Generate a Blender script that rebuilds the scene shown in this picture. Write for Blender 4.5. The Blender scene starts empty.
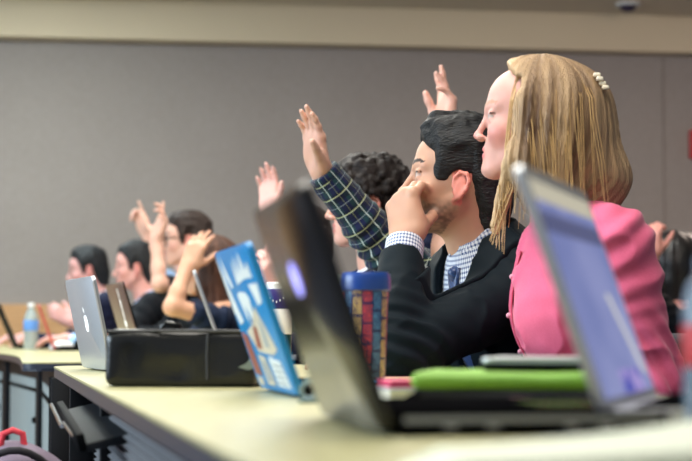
import bpy, bmesh, math, random
import numpy as np
from mathutils import Vector, Matrix

# ---------------------------------------------------------------- camera, light, exposure
SC = bpy.context.scene
COL = SC.collection
F_PX, CX, CY = 1634.0, 346.0, 230.5
CAM = np.array([0.0, 0.0, 0.815])
PITCH = math.atan(100.0 / F_PX)
FW = np.array([0, math.cos(PITCH), math.sin(PITCH)])
UP = np.array([0, -math.sin(PITCH), math.cos(PITCH)])
RT = np.array([1.0, 0, 0])

def P(px, py, d):
    """world point seen at a pixel, at depth d metres along the view axis"""
    return CAM + d * (FW + RT * ((px - CX) / F_PX) + UP * ((CY - py) / F_PX))

cam_data = bpy.data.cameras.new('camera')
cam = bpy.data.objects.new('camera', cam_data)
COL.objects.link(cam)
cam.location = CAM
cam.rotation_euler = (math.pi / 2 + PITCH, 0, 0)
cam_data.sensor_width = 36.0
cam_data.lens = 36.0 * F_PX / 692.0
cam_data.clip_start = 0.05
cam_data.dof.use_dof = True
cam_data.dof.focus_distance = 3.3
cam_data.dof.aperture_fstop = 4.5
SC.camera = cam

world = bpy.data.worlds.new('world')
SC.world = world
world.use_nodes = True
bg = world.node_tree.nodes['Background']
bg.inputs[0].default_value = (0.80, 0.86, 1.0, 1)
bg.inputs[1].default_value = 0.38

def area(name, loc, target, sx, sy, power, color):
    l = bpy.data.lights.new(name, 'AREA')
    l.shape = 'RECTANGLE'
    l.size, l.size_y, l.energy, l.color = sx, sy, power, color
    o = bpy.data.objects.new(name, l)
    COL.objects.link(o)
    o.location = loc
    v = Vector(target) - Vector(loc)
    o.rotation_euler = v.to_track_quat('-Z', 'Y').to_euler()
    return o

# daylight from the glazed front of the hall on the left, warm ceiling lights over the rows
area('window_daylight', (-5.2, 2.6, 2.3), (0.2, 3.6, 1.0), 3.6, 2.2, 390, (0.72, 0.88, 1.0))
area('ceiling_light_near', (-0.3, 2.2, 2.77), (-0.3, 2.2, 0), 1.4, 2.4, 66, (1.0, 0.95, 0.86))
area('ceiling_light_middle', (-0.6, 5.6, 2.77), (-0.6, 5.6, 0), 1.4, 2.4, 80, (0.97, 0.97, 0.90))
area('ceiling_light_right', (2.4, 7.4, 2.77), (2.4, 8.4, 0), 1.4, 2.0, 110, (1.0, 0.80, 0.68))
area('ceiling_light_left', (-2.0, 8.2, 2.77), (-2.0, 8.6, 0), 1.4, 1.8, 115, (0.80, 0.97, 1.0))

SC.view_settings.view_transform = 'Standard'
SC.view_settings.look = 'None'
SC.view_settings.gamma = 1
SC.view_settings.use_curve_mapping = False
SC.view_settings.exposure = 0.15

# ---------------------------------------------------------------- small helpers
def lin(c):
    c = np.asarray(c, float) / 255.0
    return np.where(c <= 0.04045, c / 12.92, ((c + 0.055) / 1.055) ** 2.4)

def rgb(r, g, b):
    l = lin((r, g, b))
    return (float(l[0]), float(l[1]), float(l[2]), 1.0)

def nrm(v):
    v = np.asarray(v, float)
    return v / (np.linalg.norm(v) + 1e-12)

def lerp(a, b, t):
    return np.asarray(a, float) * (1 - t) + np.asarray(b, float) * t

class NT:
    """tiny node-tree builder"""
    def __init__(s, name):
        s.m = bpy.data.materials.new(name)
        s.m.use_nodes = True
        s.t = s.m.node_tree
        s.b = s.t.nodes['Principled BSDF']
    def node(s, typ, **kw):
        n = s.t.nodes.new(typ)
        for k, v in kw.items():
            setattr(n, k, v)
        return n
    def link(s, a, b):
        s.t.links.new(a, b)
    def val(s, sock, v):
        if hasattr(v, 'is_output'):
            s.link(v, sock)
        else:
            sock.default_value = v
    def math(s, op, a, b=None, c=None):
        n = s.node('ShaderNodeMath', operation=op)
        s.val(n.inputs[0], a)
        if b is not None: s.val(n.inputs[1], b)
        if c is not None: s.val(n.inputs[2], c)
        return n.outputs[0]
    def mix(s, f, a, b, blend='MIX'):
        n = s.node('ShaderNodeMix', data_type='RGBA', blend_type=blend)
        s.val(n.inputs[0], f); s.val(n.inputs[6], a); s.val(n.inputs[7], b)
        return n.outputs[2]
    def attr(s, name):
        return s.node('ShaderNodeAttribute', attribute_name=name)
    def sep(s, v):
        n = s.node('ShaderNodeSeparateXYZ')
        s.link(v, n.inputs[0])
        return n.outputs
    def coord(s, kind='Object'):
        return s.node('ShaderNodeTexCoord').outputs[kind]
    def noise(s, vec, scale, detail=3, rough=0.5):
        n = s.node('ShaderNodeTexNoise')
        if vec is not None: s.link(vec, n.inputs['Vector'])
        n.inputs['Scale'].default_value = scale
        n.inputs['Detail'].default_value = detail
        n.inputs['Roughness'].default_value = rough
        return n.outputs
    def scalevec(s, vec, xyz):
        n = s.node('ShaderNodeVectorMath', operation='MULTIPLY')
        s.link(vec, n.inputs[0]); n.inputs[1].default_value = xyz
        return n.outputs[0]
    def ramp(s, f, stops, interp='LINEAR'):
        n = s.node('ShaderNodeValToRGB')
        s.link(f, n.inputs[0])
        e = n.color_ramp.elements
        n.color_ramp.interpolation = interp
        while len(e) < len(stops): e.new(0.5)
        for el, (p, c) in zip(e, stops):
            el.position = p; el.color = c
        return n.outputs[0]
    def bump(s, h, strength=0.3, dist=0.002):
        n = s.node('ShaderNodeBump')
        s.link(h, n.inputs['Height'])
        n.inputs['Strength'].default_value = strength
        n.inputs['Distance'].default_value = dist
        s.link(n.outputs[0], s.b.inputs['Normal'])
    def set(s, **kw):
        names = dict(color='Base Color', rough='Roughness', metal='Metallic', spec='Specular IOR Level',
                     coat='Coat Weight', sheen='Sheen Weight', emit='Emission Color', emits='Emission Strength',
                     sss='Subsurface Weight', trans='Transmission Weight', ior='IOR', alpha='Alpha', coatr='Coat Roughness')
        for k, v in kw.items():
            s.val(s.b.inputs[names[k]], v)
        return s

def mat(name, color, rough=0.5, metal=0.0, var=0.06, scale=30, bump=0.0, bscale=200, **kw):
    """plain material with a slight procedural tone variation"""
    n = NT(name)
    co = n.coord()
    f = n.noise(co, scale, 3)[0]
    d = tuple(max(0, c * (1 - var)) for c in color[:3]) + (1,)
    l = tuple(min(1, c * (1 + var)) for c in color[:3]) + (1,)
    n.set(color=n.mix(f, d, l), rough=rough, metal=metal, **kw)
    if bump:
        n.bump(n.noise(co, bscale, 2)[0], bump)
    return n.m

def line_mask(n, coord, period, width, off=0.0):
    """1 inside a stripe of the given width every period"""
    x = n.math('ADD', coord, off + 50 * period)
    m = n.math('MODULO', x, period)
    return n.math('LESS_THAN', m, width)

# ---------------------------------------------------------------- object helpers
def link(o, parent=None):
    COL.objects.link(o)
    if parent is not None:
        o.parent = parent
    return o

def tag(o, label=None, cat=None, group=None, kind=None):
    if label: o['label'] = label
    if cat: o['category'] = cat
    if group: o['group'] = group
    if kind: o['kind'] = kind
    return o

def empty(name, loc, rz=0.0):
    o = bpy.data.objects.new(name, None)
    o.empty_display_size = 0.05
    o.location = loc
    o.rotation_euler = (0, 0, rz)
    return link(o)

def mesh_obj(name, verts, faces, m, parent=None, smooth=True, loc=None):
    me = bpy.data.meshes.new(name)
    verts = np.asarray(verts, np.float64)
    if loc is not None:
        verts = verts - np.asarray(loc)
    if isinstance(faces, np.ndarray) and faces.ndim == 2:
        nv, nf, k = len(verts), len(faces), faces.shape[1]
        me.vertices.add(nv)
        me.vertices.foreach_set('co', verts.astype(np.float32).ravel())
        me.loops.add(nf * k)
        me.loops.foreach_set('vertex_index', faces.astype(np.int32).ravel())
        me.polygons.add(nf)
        me.polygons.foreach_set('loop_start', np.arange(0, nf * k, k, dtype=np.int32))
        me.update(calc_edges=True)
    else:
        me.from_pydata([tuple(v) for v in verts], [], [tuple(int(i) for i in f) for f in faces])
        me.update()
    if smooth:
        me.polygons.foreach_set('use_smooth', np.ones(len(me.polygons), bool))
    if m is not None:
        me.materials.append(m)
    o = bpy.data.objects.new(name, me)
    if loc is not None and parent is None:
        o.location = loc
    return link(o, parent)

def set_attr(o, name, data, typ):
    a = o.data.attributes.new(name, typ, 'POINT')
    data = np.asarray(data, np.float32)
    if typ == 'FLOAT_COLOR':
        if data.shape[1] == 3:
            data = np.concatenate([data, np.ones((len(data), 1), np.float32)], 1)
        a.data.foreach_set('color', data.ravel())
    else:
        a.data.foreach_set('vector', data.ravel())

def bm_obj(name, bm, m, parent=None, smooth_angle=None):
    me = bpy.data.meshes.new(name)
    bmesh.ops.recalc_face_normals(bm, faces=bm.faces)
    if smooth_angle is not None:
        for f in bm.faces: f.smooth = True
        for e in bm.edges:
            if len(e.link_faces) == 2 and e.calc_face_angle(0) > smooth_angle:
                e.smooth = False
    bm.to_mesh(me); bm.free()
    if m is not None: me.materials.append(m)
    o = bpy.data.objects.new(name, me)
    return link(o, parent)

def add_box(bm, c, s, bevel=0.0, rot=None, seg=2):
    """box centred at c with full sizes s; optional bevel and 3x3 rotation"""
    r = bmesh.ops.create_cube(bm, size=1.0)
    vs = r['verts']
    for v in vs:
        v.co = Vector((v.co.x * s[0], v.co.y * s[1], v.co.z * s[2]))
    if bevel > 0:
        es = list({e for v in vs for e in v.link_edges})
        rb = bmesh.ops.bevel(bm, geom=es, offset=bevel, segments=seg, profile=0.5, affect='EDGES')
        vs = list({v for f in rb['faces'] for v in f.verts} | {v for v in vs if v.is_valid})
        # every vertex of this box
        seen = set(vs); st = list(vs)
        while st:
            v = st.pop()
            for e in v.link_edges:
                w = e.other_vert(v)
                if w not in seen: seen.add(w); st.append(w)
        vs = list(seen)
    M = Matrix(np.asarray(rot).tolist()) if rot is not None else None
    for v in vs:
        co = v.co
        if M is not None: co = M @ co
        v.co = co + Vector(c)
    return vs

def box(name, c, s, m, parent=None, bevel=0.0, rot=None, seg=2):
    bm = bmesh.new()
    add_box(bm, c, s, bevel, rot, seg)
    return bm_obj(name, bm, m, parent, 0.6)

def lathe(name, prof, m, parent=None, seg=40, c=(0, 0, 0)):
    """surface of revolution about z from (radius, z) pairs"""
    vs, fs = [], []
    for r, z in prof:
        for k in range(seg):
            a = 2 * math.pi * k / seg
            vs.append((c[0] + r * math.cos(a), c[1] + r * math.sin(a), c[2] + z))
    n = len(prof)
    for i in range(n - 1):
        for k in range(seg):
            k2 = (k + 1) % seg
            fs.append((i * seg + k, i * seg + k2, (i + 1) * seg + k2, (i + 1) * seg + k))
    fs.append(tuple(range(seg))[::-1]); fs.append(tuple((n - 1) * seg + k for k in range(seg)))
    bm = bmesh.new()
    bv = [bm.verts.new(v) for v in vs]
    for f in fs: bm.faces.new([bv[i] for i in f])
    return bm_obj(name, bm, m, parent, 0.7)

def add_tube(bm, pts, r, seg=8, cap=True):
    pts = [np.asarray(p, float) for p in pts]
    rs = r if isinstance(r, (list, tuple, np.ndarray)) else [r] * len(pts)
    rings = []
    ref = np.array([0.13, 0.31, 0.94])
    for i, p in enumerate(pts):
        t = nrm(pts[min(i + 1, len(pts) - 1)] - pts[max(i - 1, 0)])
        a = nrm(np.cross(t, ref)); b = np.cross(t, a)
        rings.append([bm.verts.new(tuple(p + rs[i] * (math.cos(2 * math.pi * k / seg) * a + math.sin(2 * math.pi * k / seg) * b))) for k in range(seg)])
    for i in range(len(rings) - 1):
        for k in range(seg):
            bm.faces.new((rings[i][k], rings[i][(k + 1) % seg], rings[i + 1][(k + 1) % seg], rings[i + 1][k]))
    if cap:
        bm.faces.new(rings[0][::-1]); bm.faces.new(rings[-1])

def tube(name, pts, r, m, parent=None, seg=8):
    bm = bmesh.new()
    add_tube(bm, pts, r, seg)
    return bm_obj(name, bm, m, parent, 0.9)

def prism(name, poly, m, parent=None, z0=0.0, z1=0.001, frame=None, bevel=0.0):
    """polygon (2-D) extruded from z0 to z1, mapped by frame (origin, ax, ay, az)"""
    bm = bmesh.new()
    add_prism(bm, poly, z0, z1, frame)
    if bevel:
        bmesh.ops.bevel(bm, geom=[e for e in bm.edges], offset=bevel, segments=2, profile=0.5, affect='EDGES')
    return bm_obj(name, bm, m, parent, 0.6)

def add_prism(bm, poly, z0, z1, frame=None):
    if frame is None:
        frame = (np.zeros(3), np.array([1., 0, 0]), np.array([0, 1., 0]), np.array([0, 0, 1.]))
    o, ax, ay, az = [np.asarray(v, float) for v in frame]
    lo = [bm.verts.new(tuple(o + ax * x + ay * y + az * z0)) for x, y in poly]
    hi = [bm.verts.new(tuple(o + ax * x + ay * y + az * z1)) for x, y in poly]
    n = len(poly)
    bm.faces.new(lo[::-1]); bm.faces.new(hi)
    for i in range(n):
        bm.faces.new((lo[i], lo[(i + 1) % n], hi[(i + 1) % n], hi[i]))

# ---------------------------------------------------------------- numpy noise
def _h(ix, iy, iz, seed):
    n = (ix * 374761393 + iy * 668265263 + iz * 2147483647 + seed * 974634777) & 0x7fffffff
    n = ((n ^ (n >> 13)) * 1274126177) & 0x7fffffff
    return ((n ^ (n >> 16)) & 0xffff) / 65535.0

def vnoise(p, seed=0):
    """value noise in [-1, 1] for an (N,3) array"""
    p = np.asarray(p, float)
    i = np.floor(p).astype(np.int64); f = p - i
    f = f * f * (3 - 2 * f)
    r = 0
    for dx in (0, 1):
        for dy in (0, 1):
            for dz in (0, 1):
                w = (f[:, 0] if dx else 1 - f[:, 0]) * (f[:, 1] if dy else 1 - f[:, 1]) * (f[:, 2] if dz else 1 - f[:, 2])
                r = r + w * _h(i[:, 0] + dx, i[:, 1] + dy, i[:, 2] + dz, seed)
    return r * 2 - 1

# ---------------------------------------------------------------- signed distance modelling
class SDF:
    def __init__(s):
        s.p = []
        s.R, s.t, s.s = np.eye(3), np.zeros(3), 1.0
    def frame(s, R=None, t=None, sc=1.0):
        s.R = np.eye(3) if R is None else np.asarray(R, float)
        s.t = np.zeros(3) if t is None else np.asarray(t, float)
        s.s = sc
    def w(s, p):
        return s.t + s.s * (s.R @ np.asarray(p, float))
    def cap(s, a, b, ra, rb=None, k=0.0, op='u', cut=False):
        rb = ra if rb is None else rb
        a, b, ra, rb, k = s.w(a), s.w(b), ra * s.s, rb * s.s, k * s.s
        r = max(ra, rb)
        s.p.append(('c', op, k, np.minimum(a, b) - r - k, np.maximum(a, b) + r + k, (a, b, ra, rb, cut)))
    def ball(s, c, r, k=0.0, op='u'):
        s.cap(c, np.asarray(c, float) + 1e-5, r, r, k, op)
    def ell(s, c, r, k=0.0, op='u', R=None):
        RR = s.R if R is None else s.R @ np.asarray(R, float)
        c = s.w(c); r = np.asarray(r, float) * s.s; k = k * s.s
        m = np.abs(RR) @ r
        s.p.append(('e', op, k, c - m - k, c + m + k, (c, r, RR)))
    def fn(s, f, lo, hi, op='u', k=0.0):
        s.p.append(('f', op, k, np.asarray(lo, float) - k, np.asarray(hi, float) + k, (f,)))
    def plane(s, pt, n, k=0.0, op='i'):
        pt, n = s.w(pt), s.R @ nrm(n)
        s.p.append(('p', op, k, None, None, (pt, n)))
    def ev(s, X, lo=None, hi=None, pad=0.0):
        d = np.full(len(X), 10.0, np.float32)
        for typ, op, k, l, h, a in s.p:
            if l is not None and lo is not None and op in 'us' and (np.any(l - pad > hi) or np.any(h + pad < lo)):
                continue
            if typ == 'c':
                A, B, ra, rb, cut = a
                ba = B - A
                pa = X - A
                L2 = float(ba @ ba)
                t = np.clip((pa @ ba) / L2, 0, 1)
                q = pa - t[:, None] * ba
                e = np.sqrt((q * q).sum(1)) - (ra + (rb - ra) * t)
                if cut:
                    e = np.maximum(e, (X - B) @ (ba / math.sqrt(L2)))
            elif typ == 'e':
                c, r, RR = a
                q = (X - c) @ RR
                q1 = q / r
                k0 = np.sqrt((q1 * q1).sum(1)); q2 = q1 / r
                k1 = np.sqrt((q2 * q2).sum(1))
                e = k0 * (k0 - 1) / np.maximum(k1, 1e-6)
            elif typ == 'f':
                e = a[0](X)
            else:
                e = (X - a[0]) @ a[1]
            if op == 'u':
                if k > 0:
                    hh = np.maximum(k - np.abs(d - e), 0) / k
                    d = np.minimum(d, e) - hh * hh * k * 0.25
                else:
                    d = np.minimum(d, e)
            else:
                if op == 's': e = -e
                if k > 0:
                    hh = np.maximum(k - np.abs(d - e), 0) / k
                    d = np.maximum(d, e) + hh * hh * k * 0.25
                else:
                    d = np.maximum(d, e)
        return d
    def bounds(s):
        L = [(l, h) for _, op, _, l, h, _ in s.p if op == 'u' and l is not None]
        return np.min([l for l, _ in L], 0), np.max([h for _, h in L], 0)

def polygonize(S, h, B=14, slack=0.012):
    """surface nets over sparse blocks; returns verts, quads"""
    lo, hi = S.bounds()
    lo = lo - 3 * h; hi = hi + 3 * h
    nb = np.ceil((hi - lo) / (B * h)).astype(int)
    cand = np.zeros(nb, bool)
    for typ, op, k, l, u, a in S.p:
        if op == 'u' and l is not None:
            i0 = np.maximum(np.floor((l - h - lo) / (B * h)).astype(int), 0)
            i1 = np.minimum(np.floor((u + h - lo) / (B * h)).astype(int) + 1, nb)
            cand[i0[0]:i1[0], i0[1]:i1[1], i0[2]:i1[2]] = True
    idx = np.argwhere(cand)
    cen = lo + (idx + 0.5) * B * h
    dc = np.concatenate([S.ev(cen[i:i + 20000]) for i in range(0, len(cen), 20000)])
    idx = idx[np.abs(dc) < 0.5 * math.sqrt(3) * B * h * 1.15 + slack]
    g = np.arange(B + 1)
    G = np.stack(np.meshgrid(g, g, g, indexing='ij'), -1).reshape(-1, 3)
    N = nb * B + 2
    NY, NZ = int(N[1]), int(N[2])
    keys, verts, quads = [], [], []
    cor = [(i, j, k) for i in (0, 1) for j in (0, 1) for k in (0, 1)]
    edges = [(a, b) for a in range(8) for b in range(a + 1, 8) if sum(abs(cor[a][q] - cor[b][q]) for q in range(3)) == 1]
    for bi in idx:
        o = bi * B
        X = lo + (o + G) * h
        D = S.ev(X.astype(np.float64), X[0], X[-1], pad=2 * h).reshape(B + 1, B + 1, B + 1)
        I = D < 0
        if I.all() or not I.any():
            continue
        c8 = [I[a:a + B, b:b + B, c:c + B] for a, b, c in cor]
        cnt = sum(c.astype(np.int8) for c in c8)
        act = np.argwhere((cnt > 0) & (cnt < 8))
        if len(act) == 0: continue
        dv = np.stack([D[act[:, 0] + a, act[:, 1] + b, act[:, 2] + c] for a, b, c in cor], 1)
        s = np.zeros((len(act), 3)); n = np.zeros(len(act))
        for a, b in edges:
            da, db = dv[:, a], dv[:, b]
            m = (da < 0) != (db < 0)
            t = np.where(m, da / np.where(m, da - db, 1), 0)
            ca, cb = np.array(cor[a]), np.array(cor[b])
            s += np.where(m[:, None], ca + t[:, None] * (cb - ca), 0); n += m
        v = lo + (o + act + s / n[:, None]) * h
        gi = (o + act).astype(np.int64) + 1
        keys.append((gi[:, 0] * NY + gi[:, 1]) * NZ + gi[:, 2]); verts.append(v)
        for ax in range(3):
            sl0 = [slice(0, B)] * 3; sl1 = [slice(0, B)] * 3; sl1[ax] = slice(1, B + 1)
            A0, A1 = I[tuple(sl0)], I[tuple(sl1)]
            e = np.argwhere(A0 != A1)
            if len(e) == 0: continue
            flip = A0[e[:, 0], e[:, 1], e[:, 2]]
            ge = (o + e).astype(np.int64) + 1
            u, w = (ax + 1) % 3, (ax + 2) % 3
            q = []
            for du, dw in ((0, 0), (-1, 0), (-1, -1), (0, -1)):
                c = ge.copy(); c[:, u] += du; c[:, w] += dw
                q.append((c[:, 0] * NY + c[:, 1]) * NZ + c[:, 2])
            q = np.stack(q, 1)
            q[~flip] = q[~flip][:, ::-1]
            quads.append(q)
    keys = np.concatenate(keys); verts = np.concatenate(verts); quads = np.concatenate(quads)
    order = np.argsort(keys); ks = keys[order]
    pos = np.minimum(np.searchsorted(ks, quads), len(ks) - 1)
    ok = (ks[pos] == quads).all(1)
    return verts, order[pos[ok]]

def vnormals(v, q):
    n = np.zeros_like(v)
    fn = np.cross(v[q[:, 2]] - v[q[:, 0]], v[q[:, 3]] - v[q[:, 1]])
    for k in range(4):
        np.add.at(n, q[:, k], fn)
    return n / (np.linalg.norm(n, axis=1, keepdims=True) + 1e-12)

def relax(v, q, it=1, f=0.5):
    for _ in range(it):
        s = np.zeros_like(v); c = np.zeros(len(v))
        for a, b in ((0, 1), (1, 2), (2, 3), (3, 0)):
            np.add.at(s, q[:, a], v[q[:, b]]); np.add.at(s, q[:, b], v[q[:, a]])
            np.add.at(c, q[:, a], 1); np.add.at(c, q[:, b], 1)
        v = v * (1 - f) + f * s / np.maximum(c, 1)[:, None]
    return v
# ---------------------------------------------------------------- people
def rot_head(yaw, pitch=0.0, roll=0.0):
    y, p, r = math.radians(yaw), math.radians(pitch), math.radians(roll)
    Rz = np.array([[math.cos(y), -math.sin(y), 0], [math.sin(y), math.cos(y), 0], [0, 0, 1]])
    Ry = np.array([[math.cos(p), 0, -math.sin(p)], [0, 1, 0], [math.sin(p), 0, math.cos(p)]])
    Rx = np.array([[1, 0, 0], [0, math.cos(r), -math.sin(r)], [0, math.sin(r), math.cos(r)]])
    return Rz @ Ry @ Rx

def skull(S, e=0.0, k=0.02):
    S.ell((-.012, 0, .030), (.096 + e, .075 + e, .085 + e), k)
    S.ell((.030, 0, .040), (.058 + e, .062 + e, .058 + e), k)
    S.ell((-.045, 0, -.010), (.060 + e, .060 + e, .070 + e), k)

def head_sdf(S, female=False, ears=True, smile=False):
    skull(S)
    S.ell((.030, 0, -.040), (.054, .055, .070), .03)                      # face mass
    for s in (-1, 1):
        S.cap((-.004, s * .056, -.050), (.060, s * .016, -.100), .014, .013, .025)   # jaw line
        S.ell((.056, s * .036, -.028), (.026, .024, .024), .02)            # cheekbone
        S.cap((.083, s * .010, .020), (.068, s * .044, .021), .009, .008, .016)      # brow ridge
    S.ell((.073, 0, -.102), (.019, .022, .015), .018)                      # chin
    S.ell((.0690 if female else .072, 0, -.068), (.020, .028, .030), .018)                      # mouth mound
    for s in (-1, 1):
        S.ell((.099, s * .033, .001), (.019, .017, .012), .012, 's')       # eye socket
    nx = -.004 if female else 0.0
    nr = .85 if female else 1.0
    S.cap((.086, 0, .012), (.108 + nx, 0, -.034), .0062 * nr, .0082 * nr, .010)      # nose
    S.ell((.109 + nx, 0, -.0355), (.0092 * nr, .0102 * nr, .0080 * nr), .006)
    for s in (-1, 1):
        S.ell((.098, s * .0125, -.039), (.010, .006, .007), .005)
    lx = -.0040 if female else 0.0
    S.frame(S.R, S.t + S.s * (S.R @ np.array([lx, 0, 0])), S.s)
    S.cap((.089, -.014, -.0635), (.0905, 0, -.0615), .0040, .0048, .006)   # lips
    S.cap((.089, .014, -.0635), (.0905, 0, -.0615), .0040, .0048, .006)
    S.cap((.088, -.012, -.0735), (.0890, 0, -.0740), .0042, .0054, .006)
    S.cap((.088, .012, -.0735), (.0890, 0, -.0740), .0042, .0054, .006)
    S.cap((.0935, -.020, -.0680), (.0935, .020, -.0680), .0020, .0020, .003, 's')
    S.frame(S.R, S.t - S.s * (S.R @ np.array([lx, 0, 0])), S.s)
    for s in (-1, 1):
        S.ball((.0735, s * .0315, .0005), .0125, .0015)                    # eyeball
        S.cap((.083, s * .020, .0085), (.080, s * .044, .0075), .0045, .004, .004)   # upper lid
        S.cap((.083, s * .022, -.0075), (.080, s * .042, -.0070), .0036, .0034, .005)
    if ears:
        for s in (-1, 1):
            a, b = np.array([.006, s * .070, -.004]), np.array([-.020, s * .086, .004])
            S.ell((-.006, s * .0775, -.018), (.014, .0045, .026), .004, R=rot_head(-s * 22, 12))
            ring = [(.008, .072, -.012), (.006, .076, .006), (-.004, .082, .017), (-.018, .087, .015), (-.024, .088, .000),
                    (-.020, .085, -.016), (-.010, .079, -.032), (.000, .073, -.040)]
            rr = [.0035, .0038, .004, .0042, .0042, .0042, .0055, .0045]
            for (p, q, r1, r2) in zip(ring[:-1], ring[1:], rr[:-1], rr[1:]):
                S.cap((p[0], s * p[1], p[2] - .006), (q[0], s * q[1], q[2] - .006), r1, r2, .003)
            S.ell((-.003, s * .088, -.020), (.008, .007, .012), .004, 's')

def skin_colors(hl, v, spec, hd=None):
    base = lin(spec['skin'])
    n = vnoise(v * 60, 3)[:, None] * .04 + 1
    C = np.tile(base, (len(v), 1)) * n
    x, y, z = hl[:, 0], hl[:, 1], hl[:, 2]
    ay = np.abs(y)
    on = (z > -.13) & (z < .13) & (np.abs(x) < .13) & (ay < .1)
    if hd is not None: on = on & (np.abs(hd) < .006)
    def blend(m, col, a=1.0):
        m = (np.clip(m, 0, 1) * a * on)[:, None]
        return C * (1 - m) + np.asarray(col) * m
    blush = lin(spec.get('blush', (226, 140, 128)))
    C = blend(1 - np.sqrt((x - .06) ** 2 + (ay - .042) ** 2 + (z + .035) ** 2) / .032, blush, .55)
    C = blend((x > .100) * (1 - np.sqrt(y ** 2 + (z + .036) ** 2) / .018), blush, .35)
    C = blend(((ay > .069) & (x < .012) & (x > -.04) & (z < .020) & (z > -.056)).astype(float), lin(spec.get('ear', (214, 122, 112))), .6)
    st = spec.get('stubble', 0)
    if st:
        m = np.clip((-.040 - z + np.clip(.02 - x, 0, .05) * .5) / .018, 0, 1) * np.clip((x + .012) / .02, 0, 1)
        m = m * (.75 + .5 * vnoise(v * 160, 9))
        m2 = np.clip(1 - np.abs(z + .053) / .007, 0, 1) * (x > .07)
        C = blend(np.maximum(m, m2), lin((72, 58, 52)), st)
    lip = lin(spec.get('lip', (190, 96, 96)))
    dl = np.minimum(np.sqrt((x - .092) ** 2 + (ay / 1.9) ** 2 + (z + .0620) ** 2), np.sqrt((x - .090) ** 2 + (ay / 1.9) ** 2 + (z + .0745) ** 2))
    C = blend((dl < .0095) * (x > .083) * (ay < .021) * 1.0, lip, .8)
    brow = lin(spec.get('brow', (60, 44, 34)))
    bx = np.clip((ay - .012) / .04, 0, 1)
    bz = .0265 + .006 * np.sin(bx * 2.4) - .004 * bx
    bw = .0055 * (1 - .55 * bx)
    C = blend((np.abs(z - bz) < bw) * (x > .05) * (ay > .010) * (ay < .054) * 1.0, brow, spec.get('browa', .85))
    for s in (-1, 1):
        r = np.sqrt((x - .0735) ** 2 + (y - s * .0315) ** 2 + (z - .0005) ** 2)
        m = (r < .0137) & (x > .075) & (np.abs(z) < .0062)
        C = blend(m * 1.0, lin((176, 164, 160)), .9)
        ri = np.sqrt((y - s * .0315) ** 2 + (z - .0005) ** 2)
        C = blend((m & (ri < .0058)) * 1.0, lin(spec.get('iris', (60, 42, 30))), 1)
        ll = (np.abs(z - .0068) < .0016) & (x > .072) & (ay > .019) & (ay < .046)
        C = blend(ll * 1.0, lin((40, 28, 24)), .75)
    return np.clip(C, 0, 1)

FINGERS = [(.092, .027, .072, .0088), (.097, .008, .080, .0090), (.091, -.011, .074, .0086), (.080, -.029, .058, .0076)]

def hand_frame(f, p, side):
    f = nrm(f); p = np.asarray(p, float); p = nrm(p - f * (p @ f))
    t = np.cross(p, f) if side == 'L' else np.cross(f, p)
    return np.stack([f, t, -p], 1)

def hand_sdf(S, W, f, p, side, curl=(20, 25, 15), spread=1.0, thumb=(0.75, 0.6, -.35), tcurl=20, s=1.0, curls=None, fan=4.0):
    """palm, four jointed fingers and a thumb; f = finger direction, p = where the palm faces"""
    R = hand_frame(f, p, side)
    S.frame(R, W, s)
    S.cap((-.03, 0, 0), (.012, 0, 0), .0235, .022, .015)
    for (kx, ky, L, r) in FINGERS:
        S.cap((.008, ky * .55, -.001), (kx, ky, 0), .0140, .0115, .016)
    S.ell((.050, .004, -.006), (.040, .034, .0125), .012)
    S.ell((.030, .026, -.012), (.028, .014, .014), .012)          # thenar
    S.ell((.032, -.026, -.010), (.030, .011, .012), .010)
    for i, (kx, ky, L, r) in enumerate(FINGERS):
        c = curls[i] if curls else curl
        sp = math.radians((1.5 - i) * fan * spread)
        p0 = np.array([kx - .004, ky, 0.]); a = 0.0
        S.ball((kx - .002, ky, .0045), r * 1.02, .005)
        rr = [r * 1.10, r * .98, r * .90, r * .74]
        for j, fr in enumerate((.44, .31, .25)):
            a += math.radians(c[j])
            d = np.array([math.cos(a) * math.cos(sp), math.cos(a) * math.sin(sp), -math.sin(a)])
            p1 = p0 + d * L * fr * (.94 if j == 2 else 1)
            S.cap(p0, p1, rr[j] * .95, rr[j + 1] * .95, .0030 if j else .006)
            if j < 2: S.ball(p1, rr[j + 1] * 1.05, .003)
            p0 = p1
    td = nrm(thumb)
    p0 = np.array([.020, .024, -.010]); p1 = p0 + td * .040
    S.cap(p0, p1, .0145, .0118, .012)
    bend = nrm(td + np.array([math.sin(math.radians(tcurl)), -.35 * math.sin(math.radians(tcurl)), -.25 * math.sin(math.radians(tcurl))]))
    p2 = p1 + bend * .031
    S.cap(p1, p2, .0112, .0102, .006)
    p3 = p2 + nrm(bend + .2 * np.array([1, -.3, -.2])) * .022
    S.cap(p2, p3, .0102, .0080, .005)
    S.frame()

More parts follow.
